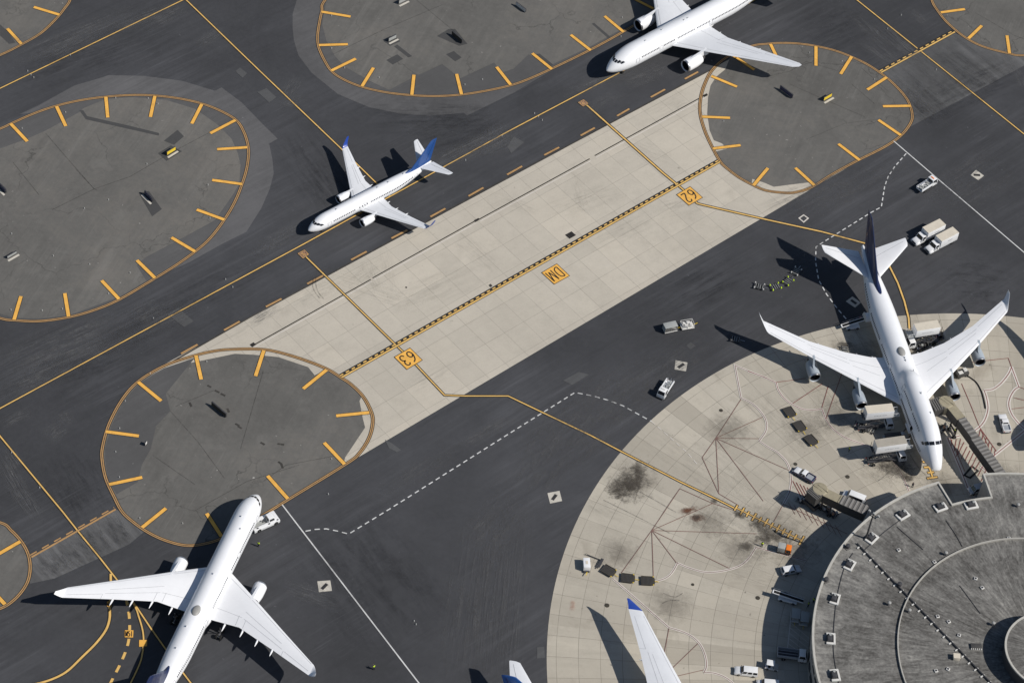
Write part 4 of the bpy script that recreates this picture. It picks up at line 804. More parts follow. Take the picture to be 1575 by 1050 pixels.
P330 = dict(pos=(-52.985, 375.48), head=1.35477, base=33.0, L=66.0, R=2.82, B=1.9, T=7.6, z0=3.5, nl=8.2, tl=19.0, zet=7.0, zeb=5.6, belly=(24.0, 41.5), side=-1,
  ws=[(2.2, 0.45, 2, 22, 0.75), (2.28, 0.9, 24, 44, 0.8), (2.4, 1.2, 46, 60, 0.85)], rows=[(9.4, 17.8, 17, 70), (19.6, 23.0, 7, 70), (25.5, 34.0, 17, 70), (39.5, 53.5, 28, 70)], doors=[(7.6, 78, 0), (18.7, 74, 0), (38.2, 74, 0), (55.2, 76, 0)], dth=22,
  domes=[(37.2, 1.5, 0.9, 0.5)], blades=[(9.6, 4), (12.8, -18), (26.5, 3), (41.5, 8), (47.5, 6)], wing=[(2.3, 22.4, 13.4, 3.6, 0.13), (9.6, 27.6, 8.6, 4.7, 0.12), (19.0, 34.2, 5.6, 5.6, 0.11), (28.6, 40.8, 2.9, 6.5, 0.10)], wmat='wing_white',
  winglet=[(0.5, 0.7, 2.3, 0.2, 0.5), (1.0, 1.7, 1.6, 0.75, 1.0), (1.5, 2.9, 0.8, 1.6, 1.1)], wlmat='wing_white', nmat='craft', eng=[(22.3, 9.37, 2.3, 1.52, 6.0)],
  gaps=[(2.8, 0.76, 9.4, 0.72), (9.8, 0.72, 20.6, 0.72), (21.2, 0.74, 28.0, 0.74), (2.8, 0.1, 28, 0.12), (9.6, 0.52, 20, 0.52), (10.4, 0.72, 10.4, 0.97), (8.6, 0.7, 8.6, 0.97), (21, 0.74, 21, 0.99)], fair=[6.2, 10.6, 14.6, 18.6], fl=4.0, fo=1.9, fr=0.36,
  stab=[(1.0, 57.0, 6.6, 6.4), (9.7, 62.6, 2.4, 7.4)], fin=[(51.5, 7.3, 12.8), (54.0, 7.9, 10.4), (62.4, 17.4, 3.6)], fmat='navy', ng=5.8, mg=[(36.5, 5.3, [-0.95, 0.95])])
_k = Craft(P330, 'white twin-engine wide-body jet with dark blue fin being towed in the bottom left corner')
# faint small lettering low on the rear fuselage: too small to read in the photo
mb = MB(); random.seed(5)
for i_ in range(15):
    xx = 45.2 + i_ * 0.52; a_, b_ = _k.pt(xx, -radians(60), 0.02), _k.pt(xx + 0.12, -radians(60 - random.choice((5, 7, 9))), 0.02); mb.bar(a_, b_, 0.07, 0.02)
    if i_ % 3: mb.bar(a_, _k.pt(xx + 0.34, -radians(60), 0.02), 0.07, 0.02)
mb.build('lettering', M['seam'], _k.t)
# stands at the gate below the frame; only wingtip, tailplane tip and fin top show
P773 = dict(P777, pos=(79.69, 321.44), head=-0.0464, base=36.0, L=72.0, tl=22.0, belly=(26, 46), side=1, rows=[(12, 16, 4, 72)], doors=[], blades=[],
  wing=[(2.6, 27.0, 14.0, 4.2, 0.13), (9.6, 31.6, 9.4, 4.9, 0.12), (20.0, 38.6, 5.9, 6.1, 0.11), (30.2, 45.2, 3.2, 7.3, 0.10)], winglet=[(0.6, 0.7, 2.6, 0.12, 0.25), (1.3, 1.8, 1.7, 0.4, 0.4), (2.2, 3.3, 0.6, 0.9, 0.45)], wlmat='blue_tip', fmat='blue', eng=[(27.0, 9.6, 2.55, 1.75, 7.0)],
  stab=[(1.2, 63.0, 7.6, 7.0), (10.7, 70.0, 2.4, 8.3)], fin=[(58.0, 7.9, 12.5), (62.0, 9.0, 9.0), (70.2, 18.4, 3.2)], mg=[(40, 5.4, [-1.4, 0, 1.4])])
Craft(P773, 'white jet with blue wingtip and fin, mostly hidden below the bottom edge')
_n = G(1586, 700); Pn = dict(P737, pos=(_n.x, _n.y + OY), head=-2.2, rows=[(6.6, 8, 4, 74)], doors=[])
_c = Craft(Pn, 'white jet standing just beyond the right edge, only its shadow in the photo'); _c.t.scale = (1.28,) * 3
_c.t.location = (_n.x - cos(-2.2) * 19 * 1.28, _n.y - sin(-2.2) * 19 * 1.28, 0)
# ------------------------------------------------------------------ round terminal
HR, RO, RI = 9.2, 52.3, 33.5
def roofmat():
    t = NT('gravel_roof'); p = t.pos; xyz = t.sep(p); dx = t.math('SUBTRACT', xyz[0], CC.x); dy = t.math('SUBTRACT', xyz[1], CC.y)
    rr = t.math('SQRT', t.math('ADD', t.math('MULTIPLY', dx, dx), t.math('MULTIPLY', dy, dy))); th = t.math('ARCTAN2', dy, dx)
    s1 = t.noise(t.comb(t.math('MULTIPLY', rr, 0.09), t.math('MULTIPLY', th, 30.0)), 1.0, 6, 0.7, 0.6)
    s2 = t.noise(t.comb(t.math('MULTIPLY', rr, 0.28), t.math('MULTIPLY', th, 80.0)), 1.0, 5, 0.7, 0.2)
    s3 = t.noise(t.comb(t.math('MULTIPLY', rr, 0.2), t.math('MULTIPLY', th, 12.0)), 1.0, 5, 0.6, 0.5)
    big = t.noise(p, 0.09, 5, 0.6); fine = t.noise(p, 1.6, 5, 0.75)
    v = t.math('ADD', t.math('ADD', t.math('MULTIPLY', s1, 0.2), t.math('MULTIPLY', s2, 0.13)), t.math('ADD', t.math('MULTIPLY', s3, 0.22), t.math('ADD', t.math('MULTIPLY', big, 0.2), t.math('MULTIPLY', fine, 0.25))))
    rr2 = t.math('ADD', rr, t.math('MULTIPLY', t.math('SUBTRACT', s1, 0.5), 7.0))
    blot = t.noise(t.comb(t.math('MULTIPLY', rr, 0.3), t.math('MULTIPLY', th, 26.0)), 1.0, 6, 0.7, 1.2)
    v = t.math('ADD', v, t.math('MULTIPLY', t.math('SUBTRACT', blot, 0.5), 0.3))
    edge = t.ramp(t.math('DIVIDE', rr2, 60.0), [(0.76, 0.0), (0.83, 1.0)])
    v = t.math('ADD', v, t.math('MULTIPLY', edge, 0.06))
    c = t.ramp(v, [(0.38, (0.045, 0.043, 0.040)), (0.47, (0.112, 0.108, 0.101)), (0.53, (0.165, 0.160, 0.150)), (0.65, (0.31, 0.30, 0.275))])
    return t.done(c, 0.95, 0.15)
M['roof'] = roofmat()
def pol(r, a, z): return (CC.x + r * cos(a), CC.y + r * sin(a), z)
a1, a2 = radians(117.0), radians(104.9 + 360)
arc = [lerp(a1, a2, i / 200) for i in range(201)]
def outline(r, rin, z, da=0.0):
    o = [pol(r, lerp(a1 + da, a2 - da, i / 200), z) for i in range(201)]
    return o + [pol(rin, lerp(a2 - da, a1 + 2 * pi + da, i / 8), z) for i in range(9)]
term = thing('round_terminal', 'big round grey-roofed terminal with a drum at its centre filling the bottom right corner', 'terminal', (0, 0, 0))
mb = MB(); mb.poly(outline(RO, 45.5, HR)); mb.build('roof', M['roof'], term, flat=True)
mb = MB()
def band(pts0, pts1): n = len(pts0); mb.add(list(pts0) + list(pts1), [(i, (i + 1) % n, n + (i + 1) % n, n + i) for i in range(n)])
o0, o1 = outline(RO + 0.06, 45.56, HR + 0.38), outline(RO - 0.42, 45.12, HR + 0.38, 0.008)
band(o0, o1); band(outline(RO + 0.06, 45.56, HR - 0.9), o0); band(o1, outline(RO - 0.42, 45.12, HR + 0.004, 0.008)); mb.build('roof_parapet', M['coping'], term, flat=True)
mb = MB(); band(outline(RO - 0.5, 45.1, 0.0, 0.006), outline(RO - 0.5, 45.1, HR - 0.3, 0.006)); mb.build('wall', M['wall'], term, flat=True)
for z0, z1 in ((1.0, 3.2), (5.2, 7.6)):
    mb = MB()
    for i in range(0, 200, 2):
        b0, b1 = lerp(a1, a2, (i + 0.15) / 200), lerp(a1, a2, (i + 1.75) / 200); R0 = RO - 0.44
        mb.add([pol(R0, b0, z0), pol(R0, b1, z0), pol(R0, b1, z1), pol(R0, b0, z1)], [(0, 1, 2, 3)])
    mb.build('window_band', M['glass'], term, flat=True)
mb = MB(); n = 128
def ringwall(r0, r1, z0, z1):
    P = [[pol(r, 2 * pi * i / n, z) for i in range(n)] for r, z in ((r0, z0), (r0, z1), (r1, z1), (r1, z0))]
    mb.rings([list(x) for x in P], True, False, False)
ringwall(RI, RI - 0.26, HR - 0.1, HR + 0.5); mb.build('ring_parapet', M['wall'], term, ang=30)
mb = MB(); ringwall(10.15, 9.0, HR - 0.1, 12.6); mb.build('drum_wall', M['drumwall'], term, ang=30)
mb = MB(); ringwall(10.45, 10.0, 12.7, 13.1); mb.build('drum_parapet', M['coping'], term, ang=30)
mb = MB(); mb.poly([pol(10.1, 2 * pi * i / n, 12.95) for i in range(n)]); mb.build('drum_roof', M['roof'], term, flat=True)
def rp(px, py): return G(px, py, HR)
# pipe with brackets and seams on the roof
mb = MB(); a, b = rp(1318, 836), rp(1527, 1054); mb.tube([a + Vector((0, 0, 0.3)), b + Vector((0, 0, 0.3))], 0.16, 8); pipe = mb.build('roof_pipe', M['dmetal'], term)
d = (b - a).normalized(); nn = Vector((-d.y, d.x, 0))
for i in range(22):
    p = a.lerp(b, (i + 0.5) / 22); mb = MB(); mb.bar(p - nn * 0.85 + Vector((0, 0, 0.12)), p + nn * 0.35 + Vector((0, 0, 0.12)), 0.25, 0.24); mb.build('pipe_bracket', M['unit'], pipe)
for q in [[(1388,797),(1360,818),(1327,848)],[(1476,900),(1508,943)],[(1312,850),(1300,870),(1290,905),(1284,945),(1282,1000),(1290,1050)],[(1455,800),(1470,822),(1480,840)],[(1380,810),(1420,845)]]:
    mb = MB(); mb.tube([Vector(p) for p in cr([G(x, y, HR + 0.07) for x, y in q], False, 6)], 0.09, 6); mb.build('roof_cable', M['dmetal'], term)
# things standing on the roof
def roof_unit():
    r = thing('rooftop_vent', '', 'vent', (0, 0, 0))
    mb = MB(); mb.box((0, -0.75, 0.2), (3.0, 0.42, 0.4)); mb.box((-1.25, 0.25, 0.2), (0.5, 1.58, 0.4)); mb.box((1.25, 0.25, 0.2), (0.5, 1.58, 0.4)); mb.build('curb', M['unit'], r, bevel=0.03)
    mb = MB(); mb.box((0, 0.3, 0.5), (1.9, 1.3, 1.0), top=(0.85, 0.8)); mb.build('hood', M['dmetal'], r, bevel=0.04)
    mb = MB(); mb.lathe([(0.9, 0.3), (1.2, 0.3), (1.25, 0.02)], (0.5, 0.3, 0), 'Z', 12); mb.build('cowl', M['greybox'], r); return r
RU = roof_unit(); first = True
RUL = ['white-curbed roof vent just below the notch in the roof edge, right of its corner', 'white-curbed roof vent left of the notch in the terminal roof edge', 'white-curbed roof vent at the roof edge above the floodlight mast', 'white-curbed roof vent right behind the floodlight mast', 'white-curbed roof vent below the end of the pipe on the rim of the roof', 'white-curbed roof vent on the rim beside the shaded belt loader', 'white-curbed roof vent on the rim beside the shaded grey carts', 'white-curbed roof vent on the rim, lowest in the photo']
for (x, y), L in zip([(1493.6,778),(1446.4,781),(1388.6,793),(1341,829),(1307,869.5),(1284.4,921.6),(1278,982.6),(1284.4,1038.6)], RUL):
    p = rp(x, y); a = atan2(p.y - CC.y, p.x - CC.x) - pi / 2
    if first: RU.location = p; RU.rotation_euler = (0, 0, a); RU['label'] = L; RU['group'] = 'white-curbed vents along the roof rim'; first = False
    else: dup(RU, p, a, L, 'white-curbed vents along the roof rim')
sv = thing('vent_pipe', 'small square vent hatch set in the grey gravel of the terminal roof', 'vent', rp(1442, 948), 0.3, 'small hatches on the terminal roof')
mb = MB(); mb.box((0, 0, 0.15), (0.75, 0.75, 0.3)); mb.build('curb', M['unit'], sv, bevel=0.04); mb = MB(); mb.box((0, 0, 0.31), (0.42, 0.42, 0.1)); mb.build('opening', M['dmetal'], sv)
for x, y in [(1459,956),(1500.5,890),(1510.5,904),(1551.5,828),(1439.6,1031.5),(1458,1029),(1437,864.5),(1567,967),(1475,977),(1382,906-60)]: dup(sv, rp(x, y), random.uniform(0, 1.5))
tv = thing('turbine_vent', 'white mushroom-topped vent by the drum\'s curved shadow on the roof', 'vent', rp(1527, 961))
mb = MB(); mb.lathe([(0, 0.32), (0.9, 0.3)], (0, 0, 0), 'Z', 14); mb.build('stack', M['metal'], tv); mb = MB(); mb.lathe([(0.8, 0.25), (0.85, 0.4), (1.0, 0.42), (1.15, 0.28), (1.2, 0.03)], (0, 0, 0), 'Z', 14); mb.build('cap', M['lightbody'], tv)
for x, y, L in [(1367,930,'white mushroom-topped vent on the outer roof ring left of the curved parapet'), (1398,941,'white mushroom-topped vent just inside the curved parapet by the pipe'), (1565,779,'mushroom-topped vent near the right edge, on the top part of the roof'),(1454,853,'mushroom-topped vent beside the top of the curved roof parapet')]: dup(tv, rp(x, y), 0, L)
for (x, y, L) in [(1303.5,842,'dark cowl on the pale rim of the roof below the floodlight mast'), (1270,893,'dark cowl on the very edge of the roof by the silver car'), (1383,900.5,'dark cowl beside the pipe outside the curved parapet')]:
    k = thing('dark_cowl', L, 'vent', rp(x, y), 0.6); mb = MB(); mb.lathe([(0, 0.45), (0.6, 0.42), (0.75, 0.55), (1.0, 0.5), (1.1, 0.1)], (0, 0, 0), 'Z', 12); mb.build('cowl', M['dmetal'], k); mb = MB(); mb.box((0, 0, 0.06), (1.3, 1.3, 0.12)); mb.build('base', M['bridge_roof'], k)
k = thing('cream_cabinet', 'pale cream square cabinet beside the pipe on the terminal roof', 'cabinet', rp(1470.5, 1012), 0.05); mb = MB(); mb.box((0, 0, 0.5), (1.4, 1.25, 1.0)); mb.build('body', M['cream'], k, bevel=0.04); mb = MB(); mb.box((0, 0, 1.04), (1.5, 1.35, 0.07)); mb.build('lid', M['cream'], k)
k = thing('roof_frame', 'low dark rectangular frame on feet lying near the drum on the roof', 'frame', rp(1501, 994), 0.1); mb = MB(); mb.box((0, 0, 0.35), (2.4, 1.3, 0.15)); mb.build('tray', M['bridge_grey'], k, bevel=0.03)
for i in range(6): mb = MB(); mb.box((-1.1 + 0.44 * i, -0.75, 0.16), (0.22, 0.22, 0.32)); mb.build('foot', M['unit'], k)
def mast(px, py, label, h=9.0, lean=0):
    r = thing('floodlight_mast', label, 'floodlight', rp(px, py), -0.55)
    mb = MB(); mb.lathe([(0, 0.5), (0.3, 0.5), (0.32, 0.26), (h, 0.15)], (0, 0, 0), 'Z', 12); mb.build('pole', M['dmetal'], r)
    mb = MB(); mb.bar((-1.3, 0, h), (1.3, 0, h), 0.14); mb.bar((-0.9, 0, h - 0.8), (0.9, 0, h - 0.8), 0.12); mb.build('crossarm', M['dmetal'], r)
    for x, z in ((-1.2, h), (0, h), (1.2, h), (-0.7, h - 0.8), (0.7, h - 0.8)):
        mb = MB(); mb.box((x, 0.3, z + 0.12), (0.6, 0.45, 0.4), top=(0.8, 0.8)); l = mb.build('lamp', M['greybox'], r, bevel=0.03); mb = MB(); mb.box((x, 0.54, z + 0.08), (0.5, 0.03, 0.3)); mb.build('lens', M['lamp_clear'], l)
    return r
mast(1332, 828, 'tall dark floodlight mast standing on the rim of the round terminal roof')
# ------------------------------------------------------------------ wheels, windows and simple vehicles
WM = {}
def wheel(parent, x, y, r, w, hub='metal'):
    k = (r, w, hub)
    if k not in WM:
        mb = MB(); mb.lathe([(-w / 2, r * 0.6), (-w / 2, r * 0.88), (-w * 0.3, r), (w * 0.3, r), (w / 2, r * 0.88), (w / 2, r * 0.6)], (0, 0, 0), 'Y', 16); a = mb.mesh('wheel', M['tyre'])
        mb = MB(); mb.lathe([(-w * 0.52, r * 0.2), (-w * 0.42, r * 0.62), (w * 0.42, r * 0.62), (w * 0.52, r * 0.2)], (0, 0, 0), 'Y', 12); WM[k] = (a, mb.mesh('rim', M[hub]))
    o = bpy.data.objects.new('wheel', WM[k][0]); COL.objects.link(o); o.parent = parent; o.location = (x, y, r)
    q = bpy.data.objects.new('rim', WM[k][1]); COL.objects.link(q); q.parent = o
def pane(parent, name, q, inset=0.08, off=0.012, mat='glass'):
    """a window pane on the quad q (counter-clockwise from outside)"""
    q = [Vector(p) for p in q]; c = sum(q, Vector()) / 4; n = (q[1] - q[0]).cross(q[3] - q[0]).normalized()
    def bi(u, v): return q[0].lerp(q[1], u).lerp(q[3].lerp(q[2], u), v)
    e = [bi(inset, inset), bi(1 - inset, inset), bi(1 - inset, 1 - inset), bi(inset, 1 - inset)]
    mb = MB(); mb.add([p + n * off for p in e] + [p - n * 0.01 for p in e], [(0, 1, 2, 3), (0, 4, 5, 1), (1, 5, 6, 2), (2, 6, 7, 3), (3, 7, 4, 0)])
    return mb.build(name, M[mat], parent, clean=False, flat=True)
def cabin(parent, x0, x1, y, z0, z1, tx0, tx1, ty, mat, name='cab', front='windshield', split=1, panes=True, rear=True):
    """greenhouse from x0 (rear) to x1 (front) at z0, narrowing to tx0..tx1, ty at z1, with its panes as sub-parts"""
    mb = MB(); b = [(x0, -y, z0), (x1, -y, z0), (x1, y, z0), (x0, y, z0)]; t = [(tx0, -ty, z1), (tx1, -ty, z1), (tx1, ty, z1), (tx0, ty, z1)]
    mb.add(b + t, [(3, 2, 1, 0), (4, 5, 6, 7), (0, 1, 5, 4), (1, 2, 6, 5), (2, 3, 7, 6), (3, 0, 4, 7)]); c = mb.build(name, M[mat], parent, bevel=0.05)
    if panes:
        pane(c, front, [b[1], b[2], t[2], t[1]], 0.07, 0.015)
        if rear: pane(c, 'rear_window', [b[3], b[0], t[0], t[3]], 0.12, 0.015)
        for i in range(split):
            u0, u1 = i / split, (i + 1) / split
            def L(p, q, u): return Vector(p).lerp(Vector(q), u)
            pane(c, 'side_window', [L(b[0], b[1], u0), L(b[0], b[1], u1), L(t[0], t[1], u1), L(t[0], t[1], u0)], 0.11, 0.015)
            pane(c, 'side_window', [L(b[2], b[3], 1 - u1), L(b[2], b[3], 1 - u0), L(t[2], t[3], 1 - u0), L(t[2], t[3], 1 - u1)][::1], 0.11, 0.015)
    return c
def lamps(r, xf, xr, y, z):
    for s in (1, -1):
        mb = MB(); mb.box((xf, s * y, z), (0.06, 0.3, 0.18)); mb.build('headlight', M['lamp_clear'], r); mb = MB(); mb.box((xr, s * y, z + 0.1), (0.06, 0.2, 0.26)); mb.build('tail_light', M['lamp_red'], r)
def pickup(label, front, rear, col='vwhite', col2=None, load=False, group=None, z=0):
    loc, a = pose(front, rear); r = thing('pickup_truck', label, 'pickup truck', loc, a, group); w = 0.98
    mb = MB(); mb.prism([(-2.75, 0.5), (-2.75, 1.02), (0.95, 1.05), (1.15, 1.08), (2.45, 0.98), (2.7, 0.8), (2.72, 0.45), (2.3, 0.35), (-2.6, 0.4)], -w, w); mb.build('body', M[col2 or col], r, bevel=0.06)
    mb = MB(); mb.prism([(0.9, 1.06), (1.2, 1.105), (2.4, 1.01), (2.62, 0.86), (2.6, 0.84), (0.9, 0.9)], -w + 0.08, w - 0.08); mb.build('bonnet', M[col], r, bevel=0.03)
    cabin(r, -0.75, 1.15, w - 0.04, 1.03, 1.78, -0.62, 0.42, w - 0.2, col, split=2)
    mb = MB(); mb.box((-1.75, 0, 1.06), (1.92, 1.6, 0.03)); mb.build('bed_floor', M['vsilver' if not load else 'dmetal'], r)
    mb = MB()
    for s in (1, -1): mb.box((-1.75, s * (w - 0.08), 1.2), (2.0, 0.14, 0.32))
    mb.box((-2.7, 0, 1.2), (0.1, 1.7, 0.32)); mb.box((-0.79, 0, 1.2), (0.08, 1.7, 0.32)); mb.build('bed_wall', M[col2 or col], r, bevel=0.02)
    for x in (-1.7, 1.75):
        for s in (1, -1): wheel(r, x, s * (w - 0.1), 0.38, 0.26)
    lamps(r, 2.72, -2.77, 0.75, 0.72)
    mb = MB(); mb.box((2.78, 0, 0.5), (0.14, 1.8, 0.18)); mb.box((-2.84, 0, 0.5), (0.14, 1.8, 0.16)); mb.build('bumper', M['dmetal'], r, bevel=0.02)
    return r
def van(label, front, rear, col='vwhite', cls='van', L=5.4, h=2.05, hood=1.1, split=3, name='van', col2=None):
    loc, a = pose(front, rear); r = thing(name, label, cls, loc, a); w = 0.98; x0, x1 = -L / 2, L / 2
    mb = MB(); mb.prism([(x0, 0.42), (x0, 1.1), (x1 - hood, 1.12), (x1 - 0.25, 0.95), (x1, 0.75), (x1, 0.42), (x1 - 0.4, 0.32), (x0 + 0.2, 0.34)], -w, w); mb.build('body', M[col2 or col], r, bevel=0.07)
    cabin(r, x0 + 0.03, x1 - hood - 0.02, w - 0.03, 1.08, h, x0 + (0.12 if h > 1.8 else 0.5), x1 - hood - 0.62, w - 0.17, col, split=split)
    for x in (x0 + 0.95, x1 - 0.95):
        for s in (1, -1): wheel(r, x, s * (w - 0.1), 0.36, 0.24)
    lamps(r, x1 + 0.01, x0 - 0.02, 0.72, 0.68)
    for s in (1, -1): mb = MB(); mb.box((x1 - hood - 0.15, s * (w + 0.1), 1.22), (0.12, 0.2, 0.18)); mb.build('mirror', M['dmetal'], r)
    return r
def truckbase(r, L, w, hood=True, cabx=None, col='vwhite', wb=None):
    """chassis, bonneted cab, wheels; returns the x behind the cab"""
    xf = L / 2; mb = MB(); mb.box((0, 0, 0.72), (L - 0.5, 0.95, 0.22)); mb.build('chassis', M['dmetal'], r)
    if hood:
        mb = MB(); mb.prism([(xf - 1.5, 0.6), (xf - 1.5, 1.55), (xf - 0.25, 1.35), (xf, 1.15), (xf, 0.6)], -w + 0.3, w - 0.3); mb.build('bonnet', M[col], r, bevel=0.07)
        mb = MB()
        for s in (1, -1): mb.prism([(xf - 1.4, 0.55), (xf - 1.3, 1.05), (xf - 0.5, 1.05), (xf - 0.1, 0.85), (xf - 0.1, 0.55)], s * (w - 0.32), s * w)
        mb.build('fender', M[col], r, bevel=0.04)
        mb = MB(); mb.box((xf + 0.02, 0, 0.9), (0.05, 1.1, 0.5)); mb.build('grille', M['dmetal'], r)
        mb = MB(); mb.box((xf - 2.3, 0, 1.05), (1.6, 2 * w - 0.1, 1.0)); mb.build('cab_base', M[col], r, bevel=0.06)
        cabin(r, xf - 3.1, xf - 1.5, w - 0.06, 1.52, 2.45, xf - 3.0, xf - 1.95, w - 0.2, col); cb = xf - 3.15
        fx = xf - 0.85
    else:
        mb = MB(); mb.box((xf - 0.95, 0, 1.0), (1.9, 2 * w, 1.0)); mb.build('cab_base', M[col], r, bevel=0.06)
        cabin(r, xf - 1.9, xf - 0.02, w - 0.03, 1.48, 2.5, xf - 1.85, xf - 0.4, w - 0.12, col); cb = xf - 1.95; fx = xf - 1.0
    for s in (1, -1):
        wheel(r, fx, s * (w - 0.18), 0.48, 0.3); wheel(r, -L / 2 + 1.5, s * (w - 0.15), 0.48, 0.34)
        mb = MB(); mb.box((cb + 1.2, s * (w + 0.22), 1.75), (0.1, 0.25, 0.5)); mb.build('mirror', M['dmetal'], r)
    mb = MB(); mb.box((xf + 0.08, 0, 0.58), (0.16, 2 * w, 0.25)); mb.build('bumper', M['metal'], r, bevel=0.03)
    lamps(r, xf + 0.03, -L / 2 + 0.2, w - 0.25, 0.9)
    return cb
def squiggle(r, x, y0, z, L, h, mat='seam'):
    """unreadable small lettering on a box side, as dark strokes"""
    mb = MB(); n = 9
    for i in range(n):
        u = x - L / 2 + L * (i + 0.5) / n; hh = h * (0.6 + 0.4 * ((i * 7) % 5) / 4); mb.box((u, y0, z), (L / n * 0.6, 0.012, hh))
    mb.build('lettering', M[mat], r)
def box_truck(label, front, rear, roof='cream', group=None):
    loc, a = pose(front, rear); L = 9.2; r = thing('box_truck', label, 'box truck', loc, a, group); cb = truckbase(r, L, 1.2)
    bl = cb + L / 2 - 0.1; bx = (cb - 0.1 - L / 2) / 2
    b = thing('x', '', '') if False else None
    mb = MB(); mb.box((bx, 0, 2.18), (bl, 2.5, 2.6)); q = mb.build('box', M['vwhite'], r, bevel=0.04)
    mb = MB(); mb.box((bx, 0, 3.50), (bl - 0.06, 2.44, 0.05)); mb.build('box_roof', M[roof], q)
    squiggle(q, bx - 0.2, 1.262, 2.4, 1.6, 0.4); squiggle(q, bx - 0.2, -1.262, 2.4, 1.6, 0.4)
    mb = MB(); mb.box((-L / 2 + 0.05, 0, 0.75), (0.15, 2.3, 0.25)); mb.build('rear_step', M['dmetal'], r)
    return r
def catering_truck(label, front, rear, zb=5.0, zt=7.4, L=7.0, roof='cream', group=None):
    """high-lift truck: the photo pixels give the raised box's front and rear ends at roof height"""
    p, q = G(*front, zt), G(*rear, zt); d = p - q; a = atan2(d.y, d.x); m = (p + q) / 2; BL = d.length
    r = thing('catering_truck', label, 'catering truck', (m.x, m.y, 0), a, group)
    sub = BL + 2.2; cb = truckbase(r, sub, 1.2, False)
    mb = MB()
    for s in (0.85, -0.85):
        for u in (0, 1):
            z0 = lerp(0.95, zb - 0.1, u / 2); z1 = lerp(0.95, zb - 0.1, (u + 1) / 2); mb.bar((-BL / 2 + 0.8, s, z0), (BL / 2 - 1.6, s, z1), 0.14, 0.2); mb.bar((-BL / 2 + 0.8, s, z1), (BL / 2 - 1.6, s, z0), 0.14, 0.2)
    mb.bar((-BL / 2 + 0.8, -0.85, zb - 0.12), (-BL / 2 + 0.8, 0.85, zb - 0.12), 0.14); mb.build('scissor_lift', M['dmetal'], r)
    mb = MB(); mb.box((0, 0, (zb + zt) / 2), (BL, 2.45, zt - zb)); b = mb.build('box', M['vwhite'], r, bevel=0.04)
    mb = MB(); mb.box((0, 0, zt + 0.02), (BL - 0.06, 2.39, 0.05)); mb.build('box_roof', M[roof], b)
    squiggle(b, 0.1, 1.238, (zb + zt) / 2, BL * 0.5, 0.35); squiggle(b, 0.1, -1.238, (zb + zt) / 2, BL * 0.5, 0.35)
    mb = MB(); mb.box((BL / 2 + 0.85, 0, zb + 0.03), (1.7, 2.1, 0.14)); mb.build('platform', M['greybox'], b)
    mb = MB()
    for s in (1, -1):
        mb.bar((BL / 2, s, zb + 1.1), (BL / 2 + 1.65, s, zb + 1.1), 0.06); mb.bar((BL / 2 + 1.65, s, zb), (BL / 2 + 1.65, s, zb + 1.1), 0.06); mb.bar((BL / 2 + 0.8, s, zb), (BL / 2 + 0.8, s, zb + 1.1), 0.06)
    mb.build('guard_rail', M['vwhite'], b)
    mb = MB()
    for s in (1, -1): mb.bar((-BL / 2 - 0.55, s * 1.0, zb + 0.1), (-BL / 2 - 0.55, s * 1.0, zt - 0.3), 0.09)
    mb.box((-BL / 2 - 0.3, 0, zb), (0.6, 2.3, 0.1)); mb.build('rear_gate', M['dmetal'], b)
    return r
pickup('white pickup truck parked alone between the curved stand lines by the right edge', (1540.3, 641.5), (1547.6, 665))
pickup('silver pickup with a dark blue bed parked on the apron above the empty jet bridge', (1218.5, 722.5), (1253.5, 743), 'vwhite', 'vblue')
van('white panel van standing between the empty jet bridge and the roof edge', (1296, 761), (1329, 774), 'vwhite', 'van', 5.5, 2.1, 0.95, 1)
van('silver estate car half in the terminal\'s shadow below the orange tractor', (1231, 876.5), (1200.5, 882), 'vwhite', 'car', 4.7, 1.62, 1.25, 2, 'parked_car', 'vsilver')
van('white station wagon with a long roof near the bottom edge of the apron', (1129.5, 1033), (1164, 1037), 'vwhite', 'car', 5.2, 1.85, 1.35, 3, 'parked_car')
van('white van cut by the bottom edge in the terminal shadow', (1164, 1054), (1196, 1057), 'vwhite', 'van', 5.0, 1.95, 1.0, 2)
gr = 'box trucks beside the jumbo\'s tail'
box_truck('white box truck with a cream roof nearer the jumbo\'s tail, left of the pair', (1402, 377.5), (1448.5, 354), 'cream', gr)
box_truck('white box truck with lettering on its side, right of the pair beside the jumbo\'s tail', (1422, 390.5), (1469, 366), 'cream', gr)
gc = 'raised catering trucks at the jumbo'
catering_truck('raised catering box with a cream roof under the jumbo\'s left-hand inner engine', (1374, 626), (1332, 630), 5.0, 7.4, 6, 'cream', gc)
catering_truck('raised catering box with a dusty tan roof by the jumbo\'s open front door', (1393.5, 675.5), (1347, 682), 5.0, 7.4, 6, 'tanroof', gc)
catering_truck('raised catering box with blue lettering behind the jumbo\'s right wing', (1408, 503.5), (1444.5, 497.5), 4.6, 7.0, 6, 'cream', gc)
